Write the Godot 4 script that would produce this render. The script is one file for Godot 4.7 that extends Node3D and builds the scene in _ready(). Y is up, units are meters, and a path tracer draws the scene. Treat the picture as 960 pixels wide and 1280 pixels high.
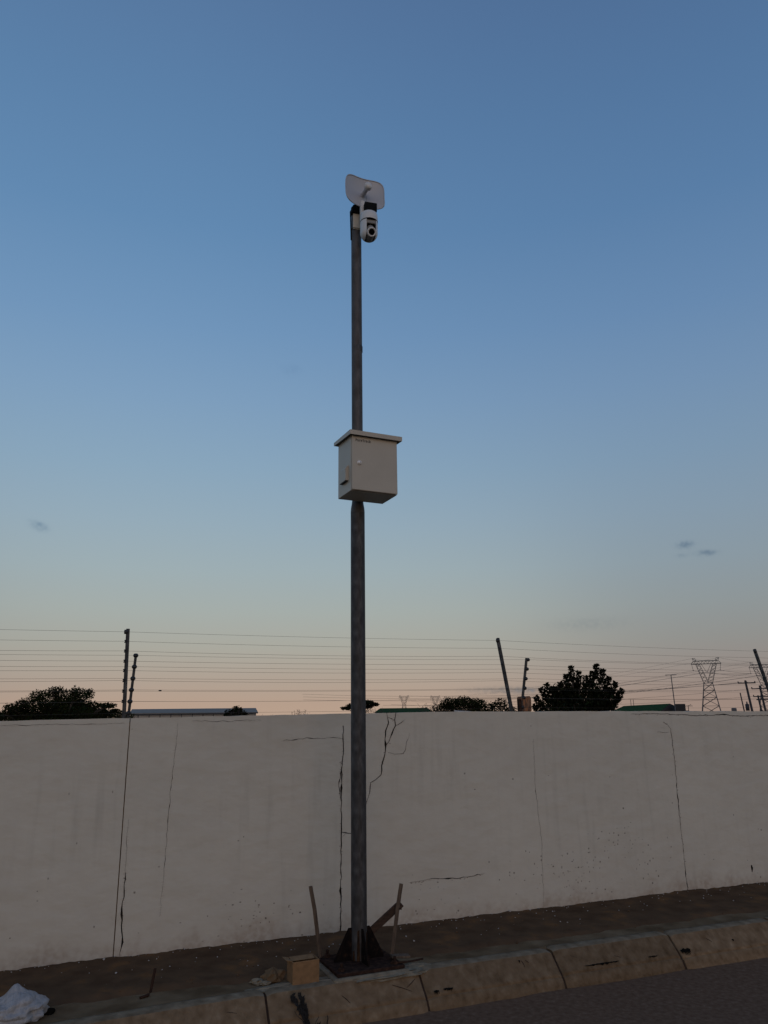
extends Node3D

var M := {}
var used := {}
var rng := RandomNumberGenerator.new()

# ------------------------------------------------------------------ helpers: names and tags
func numbered(called: String) -> String:
	var n: int = used.get(called, 0)
	used[called] = n + 1
	return called if n == 0 else "%s_%03d" % [called, n]

func tag(o: Node, label: String, category: String, group := "") -> Node:
	o.set_meta("label", label)
	o.set_meta("category", category)
	if group != "":
		o.set_meta("group", group)
	return o

func thing(called: String, label: String, category: String, at := Vector3.ZERO, turn := 0.0, group := "") -> Node3D:
	var o := Node3D.new()
	o.name = numbered(called)
	add_child(o)
	o.position = at
	o.rotation.y = turn
	tag(o, label, category, group)
	return o

func put(called: String, st: SurfaceTool, m: Material, parent: Node = null) -> MeshInstance3D:
	st.generate_normals()
	var o := MeshInstance3D.new()
	o.mesh = st.commit()
	o.material_override = m
	o.cast_shadow = GeometryInstance3D.SHADOW_CASTING_SETTING_ON
	if parent == null:
		o.name = numbered(called)
		add_child(o)
	else:
		o.name = called
		parent.add_child(o, true)
	return o

func structure(o: Node) -> Node:
	o.set_meta("kind", "structure")
	return o

# ------------------------------------------------------------------ helpers: shapes
func mb() -> SurfaceTool:
	var st := SurfaceTool.new()
	st.begin(Mesh.PRIMITIVE_TRIANGLES)
	st.set_smooth_group(-1)
	return st

func tri(st: SurfaceTool, a: Vector3, b: Vector3, c: Vector3, out: Vector3) -> void:
	if (a - c).cross(a - b).dot(out) < 0.0:
		var t := b
		b = c
		c = t
	st.add_vertex(a)
	st.add_vertex(b)
	st.add_vertex(c)

func quad(st: SurfaceTool, a: Vector3, b: Vector3, c: Vector3, d: Vector3, out: Vector3) -> void:
	tri(st, a, b, c, out)
	tri(st, a, c, d, out)

# a box with chamfered edges
func bx(st: SurfaceTool, at: Vector3, size: Vector3, bevel := 0.0, basis := Basis()) -> void:
	st.set_smooth_group(-1)
	var h := size * 0.5
	var bv := minf(bevel, minf(h.x, minf(h.y, h.z)) * 0.9)
	var pick := func(axis: int, sx: float, sy: float, sz: float) -> Vector3:
		var v := Vector3(sx * (h.x - bv), sy * (h.y - bv), sz * (h.z - bv))
		v[axis] = [sx, sy, sz][axis] * h[axis]
		return at + basis * v
	for a in 3:
		var b := (a + 1) % 3
		var c := (a + 2) % 3
		for s in [-1.0, 1.0]:
			var q := []
			for k in [[-1.0, -1.0], [1.0, -1.0], [1.0, 1.0], [-1.0, 1.0]]:
				var sg := Vector3.ZERO
				sg[a] = s
				sg[b] = k[0]
				sg[c] = k[1]
				q.append(pick.call(a, sg.x, sg.y, sg.z))
			var o := Vector3.ZERO
			o[a] = s
			quad(st, q[0], q[1], q[2], q[3], basis * o)
			if bv > 0.0:
				for t in [-1.0, 1.0]:
					var e := []
					for k in [-1.0, 1.0]:
						var sg := Vector3.ZERO
						sg[a] = s
						sg[b] = t
						sg[c] = k
						e.append(pick.call(a, sg.x, sg.y, sg.z))
						e.append(pick.call(b, sg.x, sg.y, sg.z))
					var o2 := Vector3.ZERO
					o2[a] = s
					o2[b] = t
					quad(st, e[0], e[1], e[3], e[2], basis * o2)
	if bv > 0.0:
		for sx in [-1.0, 1.0]:
			for sy in [-1.0, 1.0]:
				for sz in [-1.0, 1.0]:
					tri(st, pick.call(0, sx, sy, sz), pick.call(1, sx, sy, sz), pick.call(2, sx, sy, sz), basis * Vector3(sx, sy, sz))

func ring_basis(d: Vector3) -> Basis:
	var up := Vector3.RIGHT if absf(d.normalized().y) > 0.9 else Vector3.UP
	var x := up.cross(d).normalized()
	return Basis(x, d.normalized().cross(x).normalized(), d.normalized())

func tube(st: SurfaceTool, pts: Array, radii: Array, segs := 8, caps := true) -> void:
	var rings := []
	for i in pts.size():
		var p: Vector3 = pts[i]
		var d: Vector3 = (pts[mini(i + 1, pts.size() - 1)] - pts[maxi(i - 1, 0)])
		var bs := ring_basis(d)
		var r: float = radii[mini(i, radii.size() - 1)]
		var ring := []
		for k in segs:
			var a := TAU * k / segs
			ring.append(p + bs.x * cos(a) * r + bs.y * sin(a) * r)
		rings.append(ring)
	st.set_smooth_group(0 if segs > 5 else -1)
	for i in pts.size() - 1:
		for k in segs:
			var l := (k + 1) % segs
			var mid: Vector3 = (rings[i][k] + rings[i + 1][l]) * 0.5
			quad(st, rings[i][k], rings[i][l], rings[i + 1][l], rings[i + 1][k], mid - (pts[i] + pts[i + 1]) * 0.5)
	st.set_smooth_group(-1)
	if caps:
		for e in [0, pts.size() - 1]:
			var o: Vector3 = (pts[0] - pts[1]) if e == 0 else (pts[e] - pts[e - 1])
			for k in range(1, segs - 1):
				tri(st, rings[e][0], rings[e][k], rings[e][k + 1], o)

func bar(st: SurfaceTool, a: Vector3, b: Vector3, r: float, segs := 8, r2 := -1.0) -> void:
	tube(st, [a, b], [r, r if r2 < 0.0 else r2], segs)

# profile of (radius, height), turned about the y axis of xf
func lathe(st: SurfaceTool, profile: Array, xf: Transform3D, segs := 20, smooth := true) -> void:
	st.set_smooth_group(0 if smooth else -1)
	for i in profile.size() - 1:
		var a: Vector2 = profile[i]
		var b: Vector2 = profile[i + 1]
		var n2 := Vector2(b.y - a.y, -(b.x - a.x))
		for k in segs:
			var t0 := TAU * k / segs
			var t1 := TAU * (k + 1) / segs
			var d0 := Vector3(cos(t0), 0, sin(t0))
			var d1 := Vector3(cos(t1), 0, sin(t1))
			var dm := (d0 + d1).normalized()
			var out := xf.basis * (dm * n2.x + Vector3.UP * n2.y)
			var p0 := xf * (d0 * a.x + Vector3.UP * a.y)
			var p1 := xf * (d1 * a.x + Vector3.UP * a.y)
			var p2 := xf * (d1 * b.x + Vector3.UP * b.y)
			var p3 := xf * (d0 * b.x + Vector3.UP * b.y)
			if a.x > 1e-6:
				tri(st, p0, p1, p2, out)
			if b.x > 1e-6:
				tri(st, p0, p2, p3, out)
	st.set_smooth_group(-1)

# a flat polygon (x, y) given thickness along z
func plate(st: SurfaceTool, poly: PackedVector2Array, z0: float, z1: float, xf := Transform3D()) -> void:
	st.set_smooth_group(-1)
	var ids := Geometry2D.triangulate_polygon(poly)
	for i in range(0, ids.size(), 3):
		for e in [[z0, -1.0], [z1, 1.0]]:
			tri(st, xf * Vector3(poly[ids[i]].x, poly[ids[i]].y, e[0]), xf * Vector3(poly[ids[i + 1]].x, poly[ids[i + 1]].y, e[0]), xf * Vector3(poly[ids[i + 2]].x, poly[ids[i + 2]].y, e[0]), xf.basis * Vector3(0, 0, e[1] * signf(z1 - z0)))
	var cw := Geometry2D.is_polygon_clockwise(poly)
	for i in poly.size():
		var a := poly[i]
		var b := poly[(i + 1) % poly.size()]
		var n := Vector2(b.y - a.y, a.x - b.x) * (-1.0 if cw else 1.0)
		quad(st, xf * Vector3(a.x, a.y, z0), xf * Vector3(b.x, b.y, z0), xf * Vector3(b.x, b.y, z1), xf * Vector3(a.x, a.y, z1), xf.basis * Vector3(n.x, n.y, 0))

# a rough lump: a sphere pushed in and out by noise
func lump(st: SurfaceTool, at: Vector3, size: Vector3, noise: FastNoiseLite, amount: float, rows := 10, turn := 0.0, flat_under := -10.0) -> void:
	var segs := rows * 2
	var g := []
	var bs := Basis(Vector3.UP, turn)
	for i in rows + 1:
		var row := []
		for k in segs:
			var th := PI * i / rows
			var ph := TAU * k / segs
			var d := Vector3(sin(th) * cos(ph), cos(th), sin(th) * sin(ph))
			var r := 1.0 + amount * noise.get_noise_3dv(d + at * 7.0)
			var p := bs * (d * r * size)
			p.y = maxf(p.y, flat_under)
			row.append(at + p)
		g.append(row)
	for i in rows:
		for k in segs:
			var l := (k + 1) % segs
			var o: Vector3 = (g[i][k] + g[i + 1][l]) * 0.5 - at
			if i > 0:
				tri(st, g[i][k], g[i][l], g[i + 1][l], o)
			if i < rows - 1:
				tri(st, g[i][k], g[i + 1][l], g[i + 1][k], o)

# ------------------------------------------------------------------ helpers: materials
func lin(r: float, g: float, b: float) -> Color:
	return Color(r, g, b).linear_to_srgb()

func plain(r: float, g: float, b: float, rough := 0.8, metal := 0.0) -> StandardMaterial3D:
	var m := StandardMaterial3D.new()
	m.albedo_color = lin(r, g, b)
	m.roughness = rough
	m.metallic = metal
	return m

func noise(freq: float, octaves := 4, sd := 1, kind := FastNoiseLite.TYPE_SIMPLEX_SMOOTH) -> FastNoiseLite:
	var n := FastNoiseLite.new()
	n.noise_type = kind
	n.seed = sd
	n.frequency = freq
	n.fractal_octaves = octaves
	return n

# a mottled material: a ramp over noise, laid on in world or own axes; period = metres per repeat (x, y, z)
func mottled(ramp: Array, period: Vector3, freq: float, sd: int, rough := 0.9, metal := 0.0, relief := 0.0, octaves := 5) -> StandardMaterial3D:
	var gr := Gradient.new()
	gr.offsets = PackedFloat32Array()
	gr.colors = PackedColorArray()
	var offs := PackedFloat32Array()
	var cols := PackedColorArray()
	for e in ramp:
		offs.append(e[0])
		cols.append(lin(e[1], e[2], e[3]))
	gr.offsets = offs
	gr.colors = cols
	var t := NoiseTexture2D.new()
	t.width = 512
	t.height = 512
	t.seamless = true
	t.noise = noise(freq, octaves, sd)
	t.color_ramp = gr
	var m := StandardMaterial3D.new()
	m.albedo_texture = t
	m.roughness = rough
	m.metallic = metal
	m.uv1_triplanar = true
	m.uv1_world_triplanar = true
	m.uv1_scale = Vector3(1.0 / period.x, 1.0 / period.y, 1.0 / period.z)
	if relief > 0.0:
		var h := NoiseTexture2D.new()
		h.width = 512
		h.height = 512
		h.seamless = true
		h.noise = noise(freq * 2.5, octaves, sd + 50)
		m.heightmap_enabled = true
		m.heightmap_texture = h
		m.heightmap_scale = relief
	return m

func ribbon(pts: Array, width: float, taper: bool, sd: int) -> PackedVector2Array:
	# a jagged crack: the line cut into short steps with its own wander and width
	var r := RandomNumberGenerator.new()
	r.seed = sd
	var line := []
	for i in pts.size() - 1:
		var a: Vector2 = pts[i]
		var b: Vector2 = pts[i + 1]
		var n := maxi(1, int(a.distance_to(b) / 0.035))
		for k in n:
			var p := a.lerp(b, float(k) / n)
			if k > 0:
				p += (b - a).normalized().orthogonal() * r.randf_range(-0.006, 0.006)
			line.append(p)
	line.append(pts[pts.size() - 1])
	var left := PackedVector2Array()
	var right := PackedVector2Array()
	for i in line.size():
		var d: Vector2 = (line[mini(i + 1, line.size() - 1)] - line[maxi(i - 1, 0)]).normalized()
		var w := width * 0.5 * (r.randf_range(0.45, 1.1) + (r.randf_range(0.4, 1.3) if r.randf() < 0.14 else 0.0))
		if taper:
			var f := float(i) / (line.size() - 1)
			w *= 0.25 + 0.75 * sin(PI * clampf(f * 0.9 + 0.05, 0.0, 1.0))
		left.append(line[i] + d.orthogonal() * w)
		right.append(line[i] - d.orthogonal() * w)
	right.reverse()
	left.append_array(right)
	return left

# ------------------------------------------------------------------ sky
const SKY_ROWS := [[-90.0, 92, 82, 76], [-0.5, 160, 138, 126], [0.0, 184, 159, 140], [0.9, 181, 157, 139], [2.6, 175, 160, 146], [5.0, 169, 168, 158], [7.5, 165, 173, 169], [10.5, 158, 174, 179], [14.0, 149, 171, 185], [18.0, 138, 166, 188], [23.0, 126, 158, 189], [28.0, 113, 149, 186], [35.0, 98, 137, 177], [42.0, 91, 128, 168], [50.0, 85, 117, 157], [65.0, 76, 105, 144], [90.0, 70, 97, 136]]

func sky_at(elev: float) -> Color:
	for i in SKY_ROWS.size() - 1:
		var a: Array = SKY_ROWS[i]
		var b: Array = SKY_ROWS[i + 1]
		if elev <= b[0]:
			var f: float = (elev - a[0]) / (b[0] - a[0])
			return Color8(a[1], a[2], a[3]).srgb_to_linear().lerp(Color8(b[1], b[2], b[3]).srgb_to_linear(), f)
	return Color8(70, 97, 136).srgb_to_linear()

func make_sky() -> Sky:
	var w := 3072
	var h := 1536
	var axis := deg_to_rad(10.0)          # the pale arch opposite the sunset
	var a_near := PackedFloat32Array()
	var a_glow := PackedFloat32Array()
	var a_high := PackedFloat32Array()
	a_high.resize(w)
	a_near.resize(w)
	a_glow.resize(w)
	for x in w:
		var az := (x + 0.5) / w * TAU - axis
		az = wrapf(az, -PI, PI)
		a_near[x] = 0.68 + 0.32 / (1.0 + exp((az - 0.43) / 0.06)) / (1.0 + exp((-az - 0.36) / 0.07))
		a_high[x] = (0.80 if az > -0.18 else 0.95) + (0.20 if az > -0.18 else 0.05) * exp(-pow((az + 0.18) / 0.55, 2.0))
		var back := wrapf(az - PI, -PI, PI)
		a_glow[x] = exp(-pow(back / 0.95, 2.0))
	var data := PackedFloat32Array()
	data.resize(w * h * 3)
	var at := 0
	for y in h:
		var elev := 90.0 - (y + 0.5) / h * 180.0
		var c := sky_at(elev)
		var low := exp(-pow(maxf(elev, 0.0) / 15.0, 2.0))
		var g := exp(-pow(maxf(elev, 0.0) / 17.0, 2.0)) * (1.0 if elev > 0.0 else 0.0)
		var g2 := exp(-pow(maxf(elev, 0.0) / 38.0, 2.0)) * (1.0 if elev > 0.0 else 0.0)
		var gr := GLOW.r * g + GLOW2.r * g2
		var gg := GLOW.g * g + GLOW2.g * g2
		var gb := GLOW.b * g + GLOW2.b * g2
		for x in w:
			var k := lerpf(a_high[x], a_near[x], low)
			var q := a_glow[x]
			data[at] = c.r * k + gr * q
			data[at + 1] = c.g * lerpf(1.0, k, 0.96) + gg * q
			data[at + 2] = c.b * lerpf(1.0, k, 0.74) + gb * q
			at += 3
	# small torn clouds: (azimuth, elevation, half width, half height, strength, tilt) in degrees
	var cn := noise(0.9, 4, 5)
	for cl in CLOUDS:
		var cx: float = cl[0] / 360.0 * w
		var cy: float = (90.0 - cl[1]) / 180.0 * h
		var rx: float = cl[2] / 360.0 * w
		var ry: float = cl[3] / 180.0 * h
		for y in range(int(cy - ry * 3.5), int(cy + ry * 3.5) + 1):
			for x in range(int(cx - rx * 3.5), int(cx + rx * 3.5) + 1):
				var u := (x + 0.5 - cx) / rx
				var v: float = (y + 0.5 - cy) / ry + u * cl[5]
				var nn := cn.get_noise_2d(x * 0.33, y * 0.5)
				var f: float = exp(-(u * u + v * v * (1.0 if v > 0.0 else 2.2))) * clampf(0.75 + 1.3 * nn, 0.0, 1.3) * cl[4]
				f = clampf(f, 0.0, 0.9)
				var i := (y * w + posmod(x, w)) * 3
				data[i] = lerpf(data[i], data[i] * 0.54, f)
				data[i + 1] = lerpf(data[i + 1], data[i + 1] * 0.62, f)
				data[i + 2] = lerpf(data[i + 2], data[i + 2] * 0.72, f)
	var im := Image.create_from_data(w, h, false, Image.FORMAT_RGBF, data.to_byte_array())
	var pm := PanoramaSkyMaterial.new()
	pm.panorama = ImageTexture.create_from_image(im)
	var s := Sky.new()
	s.sky_material = pm
	return s

const GLOW := Color(0.46, 0.33, 0.20)
const GLOW2 := Color(0.06, 0.065, 0.07)
const CLOUDS := [[-3.8, 13.05, 0.50, 0.30, 1.0, -0.45], [43.3, 11.45, 0.50, 0.25, 1.25, 0.05], [44.6, 10.75, 0.62, 0.19, 1.25, -0.12], [43.0, 10.7, 0.4, 0.14, 0.4, 0.0], [29.8, 1.75, 2.6, 0.26, 1.0, 0.0], [31.5, 1.65, 1.4, 0.2, 0.8, 0.0], [13.9, 25.6, 0.7, 0.4, 0.22, 0.0], [36.0, 6.3, 2.5, 0.5, 0.25, 0.0]]

# ------------------------------------------------------------------ the scene
func _ready() -> void:
	rng.seed = 11
	var cam := Camera3D.new()
	cam.name = "camera"
	cam.position = Vector3(-2.396, 1.8, 6.900)
	cam.rotation_order = EULER_ORDER_YXZ
	cam.rotation = Vector3(deg_to_rad(15.024), deg_to_rad(-21.29), deg_to_rad(-0.716))
	cam.fov = 67.934
	cam.near = 0.05
	cam.far = 6000.0
	add_child(cam)
	cam.current = true
	var env := Environment.new()
	env.background_mode = Environment.BG_SKY
	env.sky = make_sky()
	env.background_energy_multiplier = 1.0
	env.ambient_light_source = Environment.AMBIENT_SOURCE_SKY
	env.tonemap_mode = Environment.TONE_MAPPER_LINEAR
	env.tonemap_exposure = 1.0
	env.sdfgi_enabled = true
	env.ssao_enabled = true
	env.ssil_enabled = true
	var we := WorldEnvironment.new()
	we.name = "world_environment"
	we.environment = env
	add_child(we)
	var sun := DirectionalLight3D.new()
	sun.name = "afterglow_sun"
	sun.light_energy = 0.09
	sun.light_color = Color(1.0, 0.80, 0.66)
	sun.light_angular_distance = 40.0
	sun.shadow_enabled = true
	sun.rotation = Vector3(deg_to_rad(-12.0), deg_to_rad(-10.0), 0)
	add_child(sun)
	make_materials()
	make_ground()
	make_kerb()
	make_wall()
	make_fence()
	make_background()
	make_pole()
	make_cabinet()
	make_camera_and_dish()
	make_clutter()

func make_materials() -> void:
	M.soil = mottled([[0.0, 0.080, 0.046, 0.027], [0.4, 0.108, 0.065, 0.038], [0.62, 0.122, 0.074, 0.043], [0.8, 0.155, 0.084, 0.042], [1.0, 0.21, 0.108, 0.050]], Vector3(1.7, 1.7, 1.7), 0.010, 3, 1.0, 0.0, 0.25, 6)
	M.ground = mottled([[0.0, 0.09, 0.075, 0.05], [1.0, 0.17, 0.13, 0.09]], Vector3(20, 20, 20), 0.012, 4, 1.0)
	M.asphalt = mottled([[0.0, 0.12, 0.068, 0.043], [0.4, 0.158, 0.092, 0.058], [0.7, 0.18, 0.106, 0.068], [1.0, 0.24, 0.155, 0.105]], Vector3(0.9, 0.9, 0.9), 0.03, 6, 1.0, 0.0, 0.15)
	M.asphalt.metallic_specular = 0.1
	M.soil.metallic_specular = 0.1
	M.skim = mottled([[0.0, 0.12, 0.086, 0.055], [0.4, 0.20, 0.150, 0.098], [1.0, 0.31, 0.245, 0.168]], Vector3(0.9, 0.9, 0.9), 0.012, 80, 0.95, 0.0, 0.5)
	M.strip = mottled([[0.0, 0.095, 0.060, 0.033], [0.5, 0.160, 0.108, 0.062], [1.0, 0.23, 0.165, 0.100]], Vector3(1.9, 1.9, 1.9), 0.011, 8, 0.95, 0.0, 0.6)
	M.kerb = []
	for k in 4:
		var t := 1.0 + 0.08 * (k - 1.5)
		M.kerb.append(mottled([[0.0, 0.095 * t, 0.058 * t, 0.031 * t], [0.35, 0.165 * t, 0.108 * t, 0.062 * t], [0.65, 0.198 * t, 0.132 * t, 0.078 * t], [1.0, 0.28 * t, 0.205 * t, 0.130 * t]], Vector3(0.6, 0.5, 0.5), 0.012, 20 + k, 0.95, 0.0, 0.5))
	for e in M.kerb + [M.skim, M.strip]:
		e.metallic_specular = 0.12
	M.joint = mottled([[0.0, 0.025, 0.014, 0.009], [1.0, 0.07, 0.038, 0.022]], Vector3(0.5, 0.5, 0.5), 0.02, 9, 1.0)
	M.footing = mottled([[0.0, 0.14, 0.112, 0.078], [0.5, 0.21, 0.175, 0.125], [1.0, 0.30, 0.255, 0.185]], Vector3(0.7, 0.7, 0.7), 0.014, 10, 1.0, 0.0, 0.4)
	M.footing.metallic_specular = 0.12
	M.galv = mottled([[0.0, 0.022, 0.020, 0.018], [0.4, 0.046, 0.043, 0.042], [0.62, 0.064, 0.061, 0.060], [1.0, 0.115, 0.112, 0.110]], Vector3(0.30, 0.9, 0.30), 0.012, 12, 0.62, 0.3)
	M.galv_dark = mottled([[0.0, 0.045, 0.036, 0.030], [0.5, 0.085, 0.075, 0.07], [1.0, 0.13, 0.12, 0.115]], Vector3(0.5, 1.4, 0.5), 0.012, 13, 0.6, 0.25)
	M.rust = mottled([[0.0, 0.010, 0.007, 0.006], [0.5, 0.035, 0.020, 0.012], [0.8, 0.08, 0.042, 0.022], [1.0, 0.16, 0.09, 0.045]], Vector3(0.3, 0.5, 0.3), 0.012, 14, 0.95, 0.0)
	M.gusset = mottled([[0.0, 0.006, 0.005, 0.005], [0.6, 0.012, 0.009, 0.008], [0.85, 0.03, 0.018, 0.012], [1.0, 0.07, 0.038, 0.02]], Vector3(0.3, 0.5, 0.3), 0.010, 82, 1.0)
	M.gusset.metallic_specular = 0.15
	M.rust_dark = mottled([[0.0, 0.022, 0.013, 0.010], [0.5, 0.042, 0.024, 0.018], [1.0, 0.085, 0.046, 0.030]], Vector3(0.4, 0.4, 0.4), 0.014, 15, 1.0, 0.0)
	M.rust_dark.metallic_specular = 0.15
	M.rust.metallic_specular = 0.15
	M.rust_orange = mottled([[0.0, 0.05, 0.022, 0.014], [0.35, 0.12, 0.055, 0.03], [0.5, 0.24, 0.15, 0.10], [0.62, 0.30, 0.12, 0.05], [1.0, 0.36, 0.19, 0.08]], Vector3(0.16, 0.8, 0.16), 0.010, 16, 0.95)
	M.wood = mottled([[0.0, 0.05, 0.032, 0.021], [0.5, 0.105, 0.07, 0.045], [1.0, 0.18, 0.125, 0.083]], Vector3(0.12, 0.9, 0.12), 0.01, 17, 0.9)
	M.wood_dark = mottled([[0.0, 0.025, 0.016, 0.011], [0.5, 0.06, 0.035, 0.024], [1.0, 0.10, 0.06, 0.04]], Vector3(0.4, 0.2, 0.2), 0.012, 18, 0.9)
	M.paint = mottled([[0.0, 0.45, 0.402, 0.322], [0.5, 0.47, 0.42, 0.338], [1.0, 0.485, 0.435, 0.35]], Vector3(0.9, 0.9, 0.9), 0.006, 19, 0.45)
	M.white_plastic = plain(0.66, 0.65, 0.63, 0.4)
	M.dish = plain(0.46, 0.46, 0.48, 0.38)
	M.grey_plastic = plain(0.24, 0.23, 0.215, 0.5)
	M.black = plain(0.010, 0.010, 0.010, 0.8)
	M.black.metallic_specular = 0.2
	M.glass_black = plain(0.003, 0.003, 0.003, 0.5)
	M.glass_black.metallic_specular = 0.05
	M.chrome = plain(0.85, 0.83, 0.80, 0.35, 0.0)
	M.ink = plain(0.02, 0.02, 0.022, 0.6)
	M.wire = plain(0.06, 0.056, 0.052, 0.9)
	M.wire.metallic_specular = 0.1
	M.post = mottled([[0.0, 0.02, 0.019, 0.017], [0.5, 0.05, 0.047, 0.042], [1.0, 0.13, 0.125, 0.115]], Vector3(0.2, 0.8, 0.2), 0.008, 23, 0.9, 0.0)
	M.insulator = plain(0.015, 0.015, 0.016, 0.5)
	M.crack = plain(0.03, 0.025, 0.022, 1.0)
	M.core = plain(0.09, 0.08, 0.072, 1.0)
	M.pale = mottled([[0.0, 0.30, 0.27, 0.24], [1.0, 0.55, 0.51, 0.47]], Vector3(0.05, 0.05, 0.05), 0.02, 24, 1.0)
	M.card = mottled([[0.0, 0.17, 0.094, 0.040], [0.5, 0.225, 0.125, 0.054], [1.0, 0.27, 0.152, 0.068]], Vector3(0.3, 0.3, 0.3), 0.008, 25, 0.85)
	M.bag = mottled([[0.0, 0.27, 0.265, 0.27], [0.5, 0.36, 0.355, 0.36], [1.0, 0.48, 0.47, 0.475]], Vector3(0.14, 0.40, 0.14), 0.010, 26, 0.4, 0.0, 0.6, 3)
	M.bag.backlight_enabled = true
	M.bag.backlight = lin(0.15, 0.16, 0.18)
	M.dry = plain(0.012, 0.010, 0.009, 0.9)
	M.tar = plain(0.008, 0.007, 0.006, 1.0)
	M.tar.metallic_specular = 0.1
	M.bark = mottled([[0.0, 0.04, 0.032, 0.026], [1.0, 0.10, 0.08, 0.065]], Vector3(0.5, 1.0, 0.5), 0.02, 27, 1.0)
	M.twig = plain(0.055, 0.042, 0.034, 1.0)
	M.steel_far = plain(0.10, 0.10, 0.105, 0.7, 0.2)
	M.cable_far = plain(0.06, 0.06, 0.065, 0.7)
	M.roof_white = mottled([[0.0, 0.25, 0.225, 0.195], [1.0, 0.32, 0.29, 0.255]], Vector3(3, 3, 3), 0.01, 28, 1.0)
	M.roof_white.metallic_specular = 0.0
	M.wall_white = plain(0.55, 0.55, 0.56, 0.9)
	M.roof_green = mottled([[0.0, 0.024, 0.055, 0.024], [1.0, 0.040, 0.085, 0.038]], Vector3(2, 2, 2), 0.01, 29, 1.0)
	M.roof_green.metallic_specular = 0.0
	M.dark_wall = plain(0.03, 0.027, 0.025, 0.9)
	M.rail = plain(0.03, 0.03, 0.035, 0.7)
	M.leaf = {}
	for e in [["dark", 0.022, 0.026, 0.012], ["deep", 0.014, 0.016, 0.009], ["olive", 0.034, 0.036, 0.018]]:
		var m := plain(1, 1, 1, 1.0)
		m.metallic_specular = 0.05
		m.vertex_color_use_as_albedo = true
		m.set_meta("tint", Color(e[1], e[2], e[3]))
		M.leaf[e[0]] = m

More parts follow.
